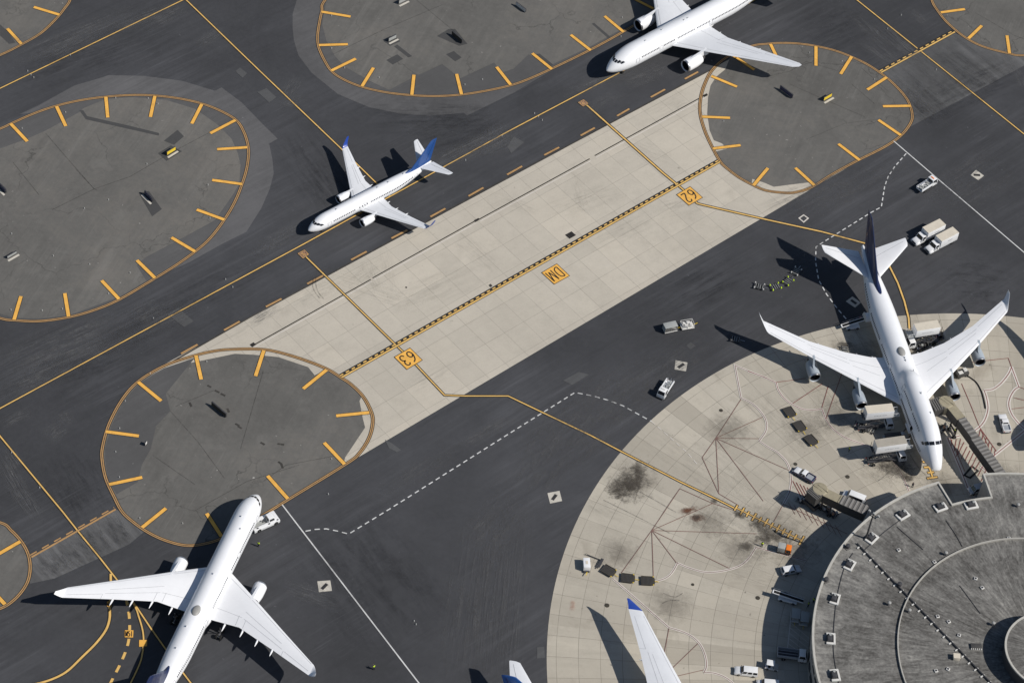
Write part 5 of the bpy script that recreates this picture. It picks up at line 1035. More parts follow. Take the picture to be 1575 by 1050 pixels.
# utility trucks with open beds
def utility(label, front, rear, cabover=True, L=6.0):
    loc, a = pose(front, rear); r = thing('utility_truck', label, 'utility truck', loc, a); cb = truckbase(r, L, 1.05, False)
    x0 = -L / 2; mb = MB(); mb.box(((cb + x0) / 2, 0, 0.98), (cb - x0, 2.0, 0.2)); mb.build('bed', M['vwhite'], r, bevel=0.03)
    mb = MB()
    for s in (1, -1): mb.box(((cb + x0) / 2, s * 0.95, 1.35), (cb - x0, 0.26, 0.6))
    mb.build('locker', M['vwhite'], r, bevel=0.04)
    mb = MB(); random.seed(len(label))
    for i in range(5): mb.box((lerp(x0 + 0.5, cb - 0.5, i / 4), random.uniform(-0.35, 0.35), 1.3 + random.uniform(0, 0.2)), (0.55, random.uniform(0.5, 1.1), random.uniform(0.3, 0.8)), random.uniform(0, 0.4))
    mb.build('equipment', M['greybox'], r, bevel=0.03)
    mb = MB(); mb.tube([(cb - 0.4, 0.5, 1.1), (cb - 0.4, 0.5, 2.1), (x0 + 0.2, 0.2, 2.3)], 0.08, 8); mb.tube([(x0 + 0.3, -0.6, 1.1), (x0 + 0.1, -0.6, 2.0)], 0.07, 6); mb.tube([(x0 + 0.2, 0.7, 1.2), (x0 - 0.4, 0.7, 1.9)], 0.05, 6); mb.build('hose_reel_arm', M['metal'], r)
    mb = MB(); mb.box((cb + 0.8, 0, 2.56), (0.3, 1.0, 0.12)); mb.build('beacon_bar', M['orangev'] if cabover else M['unit'], r)
    return r
utility('white utility truck with an open equipment bed beside the long white line at upper right', (1437, 280.5), (1411.5, 297))
utility('white utility truck with grey gear in its bed driving along the apron edge', (1014.5, 614.5), (1031, 589), False, 5.6)
# aircraft tug
loc, a = pose((425, 797), (391, 812)); r = thing('aircraft_tug', 'low white aircraft tug coupled under the nose of the wide-body jet', 'tug', loc, a)
mb = MB()
for s in (1, -1): mb.box((-0.9, s * 1.15, 0.72), (5.4, 0.85, 0.85))
mb.box((1.7, 0, 0.75), (2.6, 3.1, 0.9)); mb.build('body', M['vwhite'], r, bevel=0.1)
mb = MB(); mb.box((-1.2, 0, 0.5), (3.6, 1.5, 0.3)); mb.build('lift_cradle', M['greybox'], r, bevel=0.05)
cabin(r, 0.35, 2.1, 1.0, 1.15, 2.0, 0.55, 1.95, 0.86, 'vwhite', split=1)
for x in (-2.4, 1.9):
    for s in (1, -1): wheel(r, x, s * 1.42, 0.55, 0.4)
for x, y in ((-2.6, -1.15), (0.3, -1.3), (2.5, -1.2), (-0.6, 0.2), (-0.2, -0.3)): mb = MB(); mb.box((x, y, 1.2), (0.45, 0.3, 0.05)); mb.build('vent_grille', M['dmetal'], r)
lamps(r, 3.02, -3.6, 1.2, 0.8)
# small baggage tractors
def tractor(label, front, rear, body='vwhite', hood='vwhite', roof=True, z=0):
    loc, a = pose(front, rear); r = thing('baggage_tractor', label, 'baggage tractor', loc, a)
    mb = MB(); mb.box((0, 0, 0.5), (3.0, 1.45, 0.45)); mb.build('body', M[body], r, bevel=0.06)
    mb = MB(); mb.prism([(0.35, 0.7), (0.35, 1.25), (1.35, 1.15), (1.48, 1.0), (1.48, 0.7)], -0.68, 0.68); mb.build('bonnet', M[hood], r, bevel=0.06)
    mb = MB(); mb.box((-0.55, 0, 0.9), (0.5, 1.1, 0.35)); mb.box((-0.8, 0, 1.2), (0.14, 1.1, 0.5)); mb.build('seat', M['tyre'], r, bevel=0.05)
    mb = MB(); mb.tube([(0.35, 0.3, 1.2), (0.05, 0.3, 1.35)], 0.03, 6); mb.lathe([(-0.02, 0.2), (0.02, 0.2)], (0.03, 0.3, 1.37), 'X', 12); mb.build('steering_wheel', M['dmetal'], r)
    if roof:
        mb = MB()
        for x in (-1.2, 0.3):
            for s in (1, -1): mb.bar((x, s * 0.64, 0.7), (x, s * 0.64, 1.95), 0.07)
        mb.build('post', M['dmetal'], r); mb = MB(); mb.box((-0.45, 0, 2.0), (1.75, 1.5, 0.1)); mb.build('roof', M[body], r, bevel=0.03)
    for x in (-0.95, 0.95):
        for s in (1, -1): wheel(r, x, s * 0.62, 0.36, 0.24)
    lamps(r, 1.5, -1.52, 0.5, 0.8); return r
# orange tractor: a tall grey box behind an orange cab
loc, a = pose((1217, 851), (1194, 846)); r = thing('service_tractor', 'small tractor with an orange cab roof and a grey rear box', 'tractor', loc, a)
mb = MB(); mb.box((0, 0, 0.6), (3.3, 1.6, 0.5)); mb.build('chassis', M['dmetal'], r, bevel=0.04)
mb = MB(); mb.box((-0.75, 0, 1.5), (1.7, 1.75, 1.5)); mb.build('rear_box', M['greybox'], r, bevel=0.05)
cabin(r, 0.25, 1.6, 0.85, 0.85, 2.1, 0.3, 1.5, 0.82, 'orangev', rear=False)
for x in (-1.0, 1.0):
    for s in (1, -1): wheel(r, x, s * 0.72, 0.4, 0.26)
lamps(r, 1.66, -1.62, 0.6, 0.75)
tractor('white tractor with a pale roof parked beside the dark flatbed truck', (1197, 1029), (1176, 1025), 'vwhite', 'greybox')
# carts and dollies
def box_cart():
    r = thing('baggage_cart', '', 'baggage cart'); L, w = 3.3, 1.75
    mb = MB(); mb.box((0, 0, 0.5), (L, w + 0.2, 0.14)); mb.build('deck', M['unit'], r, bevel=0.02)
    mb = MB()
    for x in (-L / 2 + 0.06, 0, L / 2 - 0.06):
        for s in (1, -1): mb.bar((x, s * (w / 2 - 0.05), 0.55), (x, s * (w / 2 - 0.05), 2.1), 0.09)
    mb.build('post', M['metal'], r)
    mb = MB(); mb.box((0, 0, 2.14), (L, w + 0.1, 0.12)); mb.box((-L / 2 + 0.03, 0, 1.3), (0.05, w - 0.1, 1.55)); mb.box((0, w / 2 - 0.02, 1.35), (L - 0.15, 0.04, 1.5)); mb.build('cover', M['greybox'], r, bevel=0.03)
    mb = MB(); 
    for i in range(9): mb.box((-L / 2 + 0.35 + i * 0.33, -w / 2 + 0.03, 1.3), (0.2, 0.03, 1.45))
    mb.build('side_curtain', M['bridge_grey'], r)
    for x in (-1.05, 1.05):
        for s in (1, -1): wheel(r, x, s * 0.72, 0.24, 0.16)
    mb = MB(); mb.bar((L / 2, 0, 0.42), (L / 2 + 1.1, 0, 0.3), 0.09); mb.build('drawbar', M['yellowv'], r); return r
bc = box_cart(); loc, a = pose((1042, 505.5), (1017.5, 511)); bc.location = loc; bc.rotation_euler = (0, 0, a); bc['label'] = 'grey covered baggage cart, left of the two carts standing on the dark taxiway'
loc, a = pose((1067.5, 501), (1045, 505)); r = thing('baggage_cart', 'open baggage cart full of white-wrapped goods, right of the covered grey cart', 'baggage cart', loc, a)
mb = MB(); mb.box((0, 0, 0.5), (3.2, 2.1, 0.14)); mb.build('deck', M['unit'], r, bevel=0.02)
mb = MB(); random.seed(3)
for i in range(7): mb.box((random.uniform(-0.9, 0.9), random.uniform(-0.5, 0.5), 0.95 + 0.1 * i % 0.4), (random.uniform(0.7, 1.1), random.uniform(0.6, 0.9), random.uniform(0.6, 0.9)), random.uniform(0, 3), (0.8, 0.8))
mb.build('wrapped_load', M['unit'], r, bevel=0.08)
mb = MB()
for s in (1, -1):
    for x in (-1.5, 1.5): mb.bar((x, s * 0.95, 0.55), (x, s * 0.95, 1.75), 0.09)
    mb.bar((-1.5, s * 0.95, 1.7), (1.5, s * 0.95, 1.7), 0.08); mb.bar((-1.5, s * 0.95, 1.1), (1.5, s * 0.95, 1.1), 0.06)
for x in (-1.5, 1.5): mb.bar((x, -0.95, 1.7), (x, 0.95, 1.7), 0.08)
mb.build('cage', M['unit'], r)
for x in (-1.0, 1.0):
    for s in (1, -1): wheel(r, x, s * 0.75, 0.24, 0.16)
mb = MB(); mb.bar((1.6, 0, 0.5), (2.7, 0, 0.9), 0.12); mb.build('drawbar', M['yellowv'], r)
for (f, q, L) in [((1222, 956), (1222.6, 945), 'grey covered cart in the terminal shadow, left of its pair'), ((1235.5, 961.5), (1236.8, 950), 'grey covered cart in the terminal shadow, right of its pair')]:
    p, a = pose(f, q); dup(bc, p, a, L, None, (0.85, 1.05, 0.9))
def deck():
    r = thing('container_dolly', '', 'dolly'); mb = MB(); L, w = 3.2, 2.45
    mb.poly([(-L / 2, -w / 2, 0.5), (L / 2 - 0.35, -w / 2, 0.5), (L / 2, -w / 2 + 0.5, 0.5), (L / 2, w / 2 - 0.5, 0.5), (L / 2 - 0.35, w / 2, 0.5), (-L / 2, w / 2, 0.5)])
    mb.box((-0.15, 0, 0.4), (L - 0.5, w - 0.15, 0.15)); mb.mat(1)
    for i in range(9): mb.box((-L / 2 + 0.25 + i * 0.3, 0, 0.525), (0.1, w - 0.3, 0.05))
    mb.mat(0)
    for s in (1, -1): mb.box((-0.1, s * (w / 2 - 0.04), 0.56), (L - 0.5, 0.08, 0.14))
    mb.build('deck', [M['tarp'], M['dmetal']], r)
    for s in (1, -1): mb = MB(); mb.box((L / 2 - 0.35, s * (w / 2 - 0.1), 0.6), (0.25, 0.2, 0.14)); mb.build('corner_stop', M['yellowv'], r)
    for x in (-0.95, 0.85):
        for s in (1, -1): wheel(r, x, s * 0.85, 0.2, 0.16)
    mb = MB(); mb.bar((L / 2 - 0.1, 0, 0.4), (L / 2 + 0.95, 0, 0.3), 0.1); mb.build('drawbar', M['yellowv'], r); return r
dk = deck(); gd = 'brown container dollies in trains on the apron'
for i, (x, y, dx, dy, L) in enumerate([(1214,635.5,14,20,'brown flat dolly at the upper left end of the train below the engines'),(1229.7,657.3,14.5,19.5,'brown flat dolly in the middle of the train below the engines'),(1247.3,678.8,16,17,'brown flat dolly at the lower right end of the train below the engines'),
    (936,879.3,16,9,'brown flat dolly at the left end of the train by the tow bar'),(965.5,890.6,20,2.5,'brown flat dolly in the middle of the train by the tow bar'),(996,894.6,20,1,'brown flat dolly at the right end of the train by the tow bar')]):
    p, a = pose((x + dx / 2, y + dy / 2), (x - dx / 2, y - dy / 2))
    if i == 0: dk.location = p; dk.rotation_euler = (0, 0, a); dk['label'] = L; dk['group'] = gd
    else: dup(dk, p, a, L, gd)
def skeleton(post='hivis'):
    r = thing('empty_dolly', '', 'dolly'); mb = MB(); L, w = 2.3, 1.7
    for s in (1, -1): mb.bar((-L / 2, s * w / 2, 0.45), (L / 2, s * w / 2, 0.45), 0.12)
    for x in (-L / 2, 0, L / 2): mb.bar((x, -w / 2, 0.45), (x, w / 2, 0.45), 0.12)
    mb.bar((-L / 2, -w / 2, 0.45), (L / 2, w / 2, 0.45), 0.08); mb.build('frame', M['dmetal'], r)
    for i in range(4): mb = MB(); mb.lathe([(-0.95, 0.05), (0.95, 0.05)], (-0.85 + 0.57 * i, 0, 0.5), 'Y', 8) if False else mb.bar((-0.85 + 0.57 * i, -w / 2 + 0.1, 0.5), (-0.85 + 0.57 * i, w / 2 - 0.1, 0.5), 0.1); mb.build('roller', M['greybox'], r)
    for x in (-L / 2, L / 2):
        for s in (1, -1): mb = MB(); mb.box((x, s * w / 2, 0.62), (0.34, 0.34, 0.42), top=(0.7, 0.7)); mb.build('corner_post', M[post], r, bevel=0.05)
    for x in (-0.7, 0.7):
        for s in (1, -1): wheel(r, x, s * 0.62, 0.2, 0.14)
    mb = MB(); mb.bar((L / 2, 0, 0.4), (L / 2 + 1.2, 0, 0.3), 0.09); mb.build('drawbar', M['metal'], r); return r
ed = skeleton(); ew = skeleton('unit'); gs = 'empty roller dollies in the curved train'
for o, x, y, dx, dy, L in [(ew,1224.3,419,6,-8,'empty dolly with white corners at the upper end of the curved train'),(ed,1211.6,434.5,8.5,-8,'empty dolly with yellow corners, second from the upper end of the curved train'),(ed,1192.5,442.8,11,-3,'empty dolly with yellow corners, third from the upper end of the curved train'),(ew,1167.5,442,11,2.5,'empty dolly with white corners at the left end of the curved train')]:
    p, a = pose((x + dx, y + dy), (x - dx, y - dy))
    if not o.get('label'): o.location = p; o.rotation_euler = (0, 0, a); o['label'] = L; o['group'] = gs
    else: dup(o, p, a, L, gs)
es = skeleton('dmetal')
for i, (x, y, dx, dy, L) in enumerate([(1131,523,10,2,'dark empty dolly at the tip of the jumbo\'s left-hand wing shadow'),(1321,656,10,4,'dark empty dolly in the shade between the two raised catering boxes, outer one'),(1338,662,10,4,'dark empty dolly in the shade between the two raised catering boxes, nearer the fuselage'),(1341,708,10,-3,'dark empty dolly in front of the tan catering box, outer one'),(1362,704.5,10,-3,'dark empty dolly in front of the tan catering box, nearer the nose'),
    (1412,517,8,-5,'dark dolly by the jumbo\'s rear fuselage behind the right wing, left of the jumble'),(1427,514,9,4,'dark dolly behind the right wing below the blue-lettered box'),(1418,528,9,-4,'dark dolly just behind the right wing\'s inner flap'),(1436,523,8,5,'dark dolly in the jumble nearest the wing shadow'),(1300,540,3,12,'dark dolly standing alone above the left wing\'s inner trailing edge')]):
    p, a = pose((x + dx, y + dy), (x - dx, y - dy))
    if i == 0: es.location = p; es.rotation_euler = (0, 0, a); es['label'] = L
    else: dup(es, p, a, L)
# white ground unit, tow bar
loc, a = pose((902.5, 884), (900.6, 862)); r = thing('lavatory_cart', 'white boxy service cart with a yellow tow handle alone at the apron\'s left side', 'service cart', loc, a)
mb = MB(); mb.box((-0.2, 0, 1.1), (2.7, 1.55, 1.5)); mb.build('tank_box', M['vwhite'], r, bevel=0.06)
mb = MB(); mb.box((-0.2, 0, 1.87), (0.9, 0.5, 0.06)); mb.build('hatch', M['pinkish'] if 'pinkish' in M else M['cream'], r); mb = MB(); mb.box((1.35, 0, 0.5), (0.5, 1.2, 0.2)); mb.build('front_deck', M['dmetal'], r)
for x in (-1.0, 0.9):
    for s in (1, -1): wheel(r, x, s * 0.65, 0.28, 0.18)
mb = MB(); mb.bar((1.4, 0.1, 0.5), (2.6, -0.3, 0.75), 0.14); mb.build('tow_handle', M['yellowv'], r)
loc, a = pose((906, 855), (926, 863)); r = thing('tow_bar', 'dark aircraft tow bar on small wheels lying by the white service cart', 'tow bar', loc, a)
mb = MB(); mb.bar((-1.4, 0, 0.35), (2.0, 0, 0.3), 0.16); mb.tube([(2.0, 0, 0.3), (2.3, 0.25, 0.3), (2.6, 0, 0.3), (2.3, -0.25, 0.3), (2.0, 0, 0.3)], 0.05, 6); mb.build('bar', M['dmetal'], r)
mb = MB(); mb.box((-1.5, 0.9, 0.5), (0.7, 2.6, 0.12)); mb.bar((-1.5, -0.4, 0.5), (-1.5, 2.6, 0.5), 0.2); mb.bar((-2.0, 0.9, 0.45), (-1.0, 0.9, 0.45), 0.1); mb.build('axle_frame', M['dmetal'], r)
for s in (-0.3, 1.2): wheel(r, -1.5, s, 0.28, 0.15)
# belt loaders
def belt(label, front, rear, zf=1.0, zr=1.0, hood=False, name='belt_loader'):
    p, q = G(*front), G(*rear); d = p - q; L = d.length; r = thing(name, label, 'belt loader', ((p + q) / 2), atan2(d.y, d.x))
    mb = MB(); mb.box((0, 0, 0.55), (L * 0.62, 1.6, 0.4)); mb.build('chassis', M['vwhite'], r, bevel=0.05)
    mb = MB(); mb.bar((-L / 2, 0, zr), (L / 2, 0, zf), 0.75, 0.16); mb.build('belt', M['tyre'], r)
    mb = MB()
    for s in (1, -1): mb.bar((-L / 2, s * 0.45, zr + 0.05), (L / 2, s * 0.45, zf + 0.05), 0.12, 0.24)
    mb.bar((-L / 2 - 0.1, -0.5, zr + 0.05), (-L / 2 - 0.1, 0.5, zr + 0.05), 0.25); mb.build('side_rail', M['vwhite'], r)
    mb = MB()
    for i in range(7): u = i / 6; mb.bar((lerp(-L / 2, L / 2, u), 0.5, lerp(zr, zf, u)), (lerp(-L / 2, L / 2, u), 0.5, lerp(zr, zf, u) + 0.8), 0.05)
    mb.bar((-L / 2, 0.5, zr + 0.8), (L / 2, 0.5, zf + 0.8), 0.05); mb.build('hand_rail', M['metal'], r)
    mb = MB(); mb.box((-L * 0.12, 0.95, 0.95), (0.9, 0.6, 0.6)); mb.build('driver_seat', M['dmetal'], r, bevel=0.04)
    for x in (-L * 0.2, L * 0.2):
        for s in (1, -1): wheel(r, x, s * 0.75, 0.36, 0.24)
    if hood:
        mb = MB(); R = []
        for x in (L / 2 - 0.2, L / 2 + 2.6): R.append([(x, 1.25 * cos(pi * j / 8), zf + 0.2 + 1.5 * sin(pi * j / 8)) for j in range(9)])
        mb.rings(R, False, False, False); mb.build('canopy', M['vwhite'], r); mb = MB(); mb.box((L / 2 - 0.25, 0, zf + 1.0), (0.15, 2.5, 1.5), top=(1, 0.6)); mb.build('canopy_frame', M['unit'], r)
    return r
belt('belt loader with a white canopy hood leaning on the jumbo\'s rear hold', (1327, 502), (1294, 506), 2.9, 1.1, True)
belt('belt loader in the terminal shadow left of two workers', (1234.5, 929.5), (1188, 917), 1.2, 1.9)
# cargo loader at the jumbo's forward hold
p, q = G(1397, 675, 0), G(1365, 678.5, 0); d = p - q; r = thing('cargo_loader', 'blue-grey container loader with its bridge at the jumbo\'s forward hold', 'cargo loader', (p + q) / 2, atan2(d.y, d.x))
mb = MB(); mb.box((-0.6, 0, 0.7), (6.2, 2.6, 0.4)); mb.build('chassis', M['vsilver'], r, bevel=0.05)
mb = MB(); mb.box((2.6, 0, 4.2), (2.4, 3.0, 0.25)); mb.build('bridge_platform', M['vwhite'], r, bevel=0.03); mb = MB(); mb.box((-1.2, 0, 1.4), (4.2, 2.7, 0.22)); mb.build('main_platform', M['dmetal'], r, bevel=0.03)
mb = MB()
for s in (1, -1): mb.bar((-2.6, s * 1.1, 0.8), (0.6, s * 1.1, 1.35), 0.14, 0.2); mb.bar((1.2, s * 1.3, 0.7), (2.6, s * 1.3, 4.1), 0.16, 0.24); mb.bar((3.6, s * 1.3, 0.7), (2.0, s * 1.3, 4.1), 0.14, 0.2)
mb.build('scissor_lift', M['dmetal'], r)
mb = MB()
for s in (1, -1): mb.bar((1.5, s * 1.45, 5.2), (3.6, s * 1.45, 5.2), 0.08); mb.bar((1.5, s * 1.45, 4.3), (1.5, s * 1.45, 5.2), 0.08); mb.bar((3.6, s * 1.45, 4.3), (3.6, s * 1.45, 5.2), 0.08)
mb.build('guard_rail', M['unit'], r)
cabin(r, 0.3, 1.3, 0.5, 1.55, 2.6, 0.35, 1.2, 0.45, 'vsilver', 'operator_cab')
for x in (-2.8, -1.8, 1.6):
    for s in (1, -1): wheel(r, x, s * 1.15, 0.42, 0.3)
# flatbed truck in the shade
loc, a = pose((1239.5, 1014), (1194.5, 1008)); r = thing('flatbed_truck', 'dark-bedded truck with a pale cab in the terminal shadow near the bottom edge', 'truck', loc, a); cb = truckbase(r, 6.6, 1.15, False, None, 'vwhite')
mb = MB(); mb.box(((cb - 3.3) / 2, 0, 1.05), (cb + 3.3, 2.3, 0.18)); mb.build('bed', M['dmetal'], r)
mb = MB()
for s in (1, -1): mb.box(((cb - 3.3) / 2, s * 1.13, 1.55), (cb + 3.3, 0.07, 0.85))
mb.box((-3.28, 0, 1.55), (0.07, 2.3, 0.85)); mb.build('side_board', M['vsilver'], r)
mb = MB()
for y in (-0.4, 0.35): mb.bar((-3.2, y, 1.95), (cb, y, 1.95), 0.07)
mb.build('bed_rail', M['metal'], r)
van('blue-grey minibus parked in the shaded notch of the roof edge', (1494.5, 757), (1515.5, 751.5), 'vsilver', 'van', 5.4, 2.0, 0.7, 4)
# carts and a start unit round the empty bridge and beside the jumbo's inner engine
loc, a = pose((1254, 784), (1237, 770)); r = thing('open_bin_cart', 'long dark open-topped cart in the shadow under the empty jet bridge', 'cart', loc, a)
mb = MB(); mb.box((0, 0, 0.6), (4.2, 1.9, 0.15))
for s in (1, -1): mb.box((0, s * 0.92, 1.05), (4.2, 0.08, 0.8))
for x in (-2.06, 2.06): mb.box((x, 0, 1.05), (0.08, 1.9, 0.8))
mb.build('bin', M['bridge_grey'], r)
for x in (-1.3, 1.3):
    for s in (1, -1): wheel(r, x, s * 0.8, 0.3, 0.2)
mb = MB(); mb.bar((2.1, 0, 0.5), (3.2, 0, 0.4), 0.1); mb.build('drawbar', M['metal'], r)
def heap(label, px, py, L, w, n, mats, a=0.3, name='loaded_cart', seed=1):
    r = thing(name, label, 'cart', G(px, py), a); mb = MB(); mb.box((0, 0, 0.5), (L, w, 0.16)); mb.build('deck', M['dmetal'], r); random.seed(seed)
    for i in range(n): mb = MB(); mb.box((0, 0, 0.3), (random.uniform(0.45, 0.8), random.uniform(0.4, 0.6), random.uniform(0.35, 0.6))); o = mb.build('suitcase', M[mats[i % len(mats)]], r, bevel=0.05); o.location = (lerp(-L / 2 + 0.4, L / 2 - 0.4, (i * 0.37) % 1), lerp(-w / 2 + 0.35, w / 2 - 0.35, (i * 0.61) % 1), 0.55 + 0.35 * (i // 5)); o.rotation_euler = (0, 0, random.uniform(0, 3))
    for x in (-L / 3, L / 3):
        for s in (1, -1): wheel(r, x, s * w * 0.4, 0.24, 0.16)
    mb = MB()
    for x in (-L / 2, L / 2): mb.bar((x, -w / 2, 0.55), (x, -w / 2, 1.7), 0.07); mb.bar((x, w / 2, 0.55), (x, w / 2, 1.7), 0.07); mb.bar((x, -w / 2, 1.7), (x, w / 2, 1.7), 0.07)
    mb.build('end_rail', M['metal'], r); return r
heap('cart heaped with pale and pink cases in the shadow under the empty bridge', 1277, 789, 3.6, 1.9, 10, ['unit', 'skin', 'greybox', 'cream'], -0.6)
heap('small cart with pale boxes at the tip of the empty bridge\'s canopy', 1233, 770, 1.8, 1.4, 5, ['unit', 'greybox'], 0.4, seed=4)
heap('cart with grey and white cases just ahead of the jet bridge cab', 1449, 661, 3.0, 1.7, 9, ['greybox', 'unit', 'bridge_grey', 'skin'], 0.7, seed=5)
heap('cart of black bags behind the jumbo\'s right wing, nearest the fuselage', 1415, 535, 3.2, 1.9, 10, ['cloth', 'bridge_grey', 'tyre', 'greybox'], 0.5, seed=7)
heap('cart of black bags behind the jumbo\'s right wing, in the middle of the jumble', 1428, 526, 3.2, 1.9, 10, ['tyre', 'cloth', 'bridge_grey', 'tarp'], 0.9, seed=8)
heap('cart of black bags at the tip of the catering truck\'s shadow by the right wing', 1441, 519, 3.2, 1.9, 9, ['bridge_grey', 'cloth', 'tyre'], 0.2, seed=9)
loc = G(1478, 577); r = thing('air_start_unit', 'dark ground power unit with cables beside the jumbo\'s right-hand inner engine', 'ground power unit', loc, 0.5)
mb = MB(); mb.box((0, 0, 0.85), (3.2, 1.8, 1.1)); mb.build('housing', M['bridge_grey'], r, bevel=0.06); mb = MB(); mb.box((0.9, 0.2, 1.55), (0.9, 1.0, 0.4)); mb.box((-0.5, -0.2, 1.45), (1.2, 0.9, 0.2)); mb.build('cover', M['unit'], r, bevel=0.04)
mb = MB(); mb.lathe([(0, 0.2), (0.6, 0.2)], (-1.1, 0.4, 1.4), 'Z', 12); mb.build('exhaust', M['metal'], r)
for x in (-1.0, 1.0):
    for s in (1, -1): wheel(r, x, s * 0.85, 0.36, 0.22)
mb = MB(); mb.tube([G(1483, 575, 0.5)] + cr([G(x, y, 0.17) for x, y in [(1492,580),(1502,588),(1509,600),(1513,613),(1516,628)]], False, 5), 0.13, 8); tag(mb.build('power_cable', M['tyre']), 'thick black cable snaking from the ground power unit along the white curve', 'cable')
# ------------------------------------------------------------------ jet bridges
def jet_bridge(label, path, widths, mats, zt, h, cabpx, headpx, headw, legs):
    """path: photo pixels of the roof line from the aircraft end to the terminal"""
    P = [G(x, y, zt) for x, y in path]; r = thing('jet_bridge', label, 'jet bridge', (P[0].x, P[0].y, 0)); o = r.location.copy()
    for i, (a, b) in enumerate(zip(P, P[1:])):
        w, m = widths[i], mats[i]; a, b = a - o, b - o; d = (b - a); L = d.length; d.normalize(); n = Vector((-d.y, d.x, 0)); zz = zt + (0.12 if i % 2 else 0.0)
        ax = atan2(d.y, d.x); c = (a + b) / 2
        mb = MB(); mb.box((c.x, c.y, zz - h / 2), (L, w, h), ax); t = mb.build('tunnel', M['bridge_grey'], r)
        mb = MB(); mb.box((c.x, c.y, zz + 0.03), (L, w + 0.1, 0.07), ax); k = int(L / 1.05)
        if m == 'bridge_roof':
            mb.mat(1)
            for j in range(k): p = a + d * (L * (j + 0.5) / k); mb.box((p.x, p.y, zz + 0.12), (0.5, w + 0.16, 0.18), ax)
        else:
            for j in (0.03, 0.97): p = a + d * (L * j); mb.box((p.x, p.y, zz + 0.12), (0.25, w + 0.2, 0.2), ax)
        mb.build('tunnel_roof', [M[m], M['bridge_rib']], t)
    c = G(*cabpx, zt) - o; mb = MB(); mb.lathe([(zt - h, 1.9), (zt + 0.1, 1.9), (zt + 0.3, 1.7), (zt + 0.42, 0.1)], (c.x, c.y, 0), 'Z', 24); cab = mb.build('cab', M['bridge_beige'], r, ang=40)
    for j in (0, 1): mb = MB(); mb.box((c.x + (0.7 if j else -0.6), c.y, zt + 0.36), (0.12, 3.0, 0.2), 0.9); mb.build('roof_rib', M['bridge_beige'], cab)
    hd = G(*headpx, zt) - o; d = hd - c; ax = atan2(d.y, d.x); L = d.length; m = (hd + c) / 2; dn = d.normalized()
    mb = MB(); mb.box((m.x + dn.x * 0.6, m.y + dn.y * 0.6, zt - h / 2), (L, headw * 0.86, h - 0.1), ax); mb.build('cab_floor', M['bridge_grey'], cab)
    mb = MB(); R = []
    for j in range(5): e = m + dn * (L * (-0.1 + 0.2 * j)); R += []; mb.box((e.x, e.y, zt + 0.05), (L * 0.12, headw, 0.3 - 0.04 * (j % 2)), ax)
    mb.build('canopy', M['bridge_roof'], cab)
    for px, py in legs:
        q = G(px, py) - o; mb = MB()
        n = Vector((-dn.y, dn.x, 0))
        for s in (1, -1): p = q + n * s * 1.3; mb.bar((p.x, p.y, 0.6), (p.x, p.y, zt - h), 0.35)
        mb.bar((q.x - n.x * 1.6, q.y - n.y * 1.6, 0.7), (q.x + n.x * 1.6, q.y + n.y * 1.6, 0.7), 0.4, 0.4); mb.bar((q.x - n.x * 1.3, q.y - n.y * 1.3, 2.2), (q.x + n.x * 1.3, q.y + n.y * 1.3, 2.2), 0.3); sup = mb.build('support_leg', M['dmetal'], r)
        for s in (1, -1): wheel(sup, q.x + n.x * s * 1.3, q.y + n.y * s * 1.3, 0.55, 0.4)
    a = P[0] - o; mb = MB(); p0 = a + Vector((1.6, 1.2, -h)); mb.box((p0.x, p0.y, zt - h), (1.5, 1.3, 0.12)); mb.bar((p0.x, p0.y, zt - h), (p0.x + 2.2, p0.y - 1.6, 0.1), 1.0, 0.2); mb.build('service_stair', M['metal'], r)
    return r
jet_bridge('long ribbed jet bridge reaching from the notch in the terminal to the jumbo\'s side', [(1461, 622), (1478.5, 643.5), (1500, 673), (1540.5, 729)], [2.2, 1.9, 2.3], ['bridge_beige', 'bridge_roof', 'bridge_roof'], 6.6, 2.7, (1455, 618), (1438.5, 622), 3.6, [(1463, 668)])
jet_bridge('short ribbed jet bridge with no aircraft, pointing left from the terminal', [(1263, 754), (1293, 768), (1333, 785.5)], [2.3, 2.7], ['bridge_beige', 'bridge_roof'], 6.4, 2.6, (1261, 752), (1250.5, 760), 3.4, [(1268, 789)])
# ------------------------------------------------------------------ drains, signs, lights
def drain(px, py, ang, label, dark=False):
    r = thing('drain_grate', label, 'drain', G(px, py, 0.0), 0.0, None)
    c = [G(px + x, py + y) for x, y in ang]; o = r.location
    mb = MB(); mb.add([(p.x - o.x, p.y - o.y, 0.05) for p in c] + [(p.x - o.x, p.y - o.y, 0.0) for p in c], [(0, 1, 2, 3)[::-1], (0, 1, 5, 4), (1, 2, 6, 5), (2, 3, 7, 6), (3, 0, 4, 7)]); mb.build('collar', M['pad'], r)
    return r
def grate(r, px, py, dx, dy, w):
    p, q = G(px + dx, py + dy), G(px - dx, py - dy); d = p - q; c = (p + q) / 2 - r.location; a = atan2(d.y, d.x); mb = MB(); mb.box((c.x, c.y, 0.06), (d.length, w, 0.04), a); mb.mat(1)
    n = 6
    for i in range(n): t = (i + 0.5) / n - 0.5; mb.box((c.x + cos(a) * d.length * t, c.y + sin(a) * d.length * t, 0.085), (d.length / n * 0.45, w * 0.9, 0.02), a)
    mb.build('grate', [M['black'], M['dmetal']], r)
SQ = [(-9.5,-5.5),(8.5,-6.5),(10.5,7),(-7,9)]
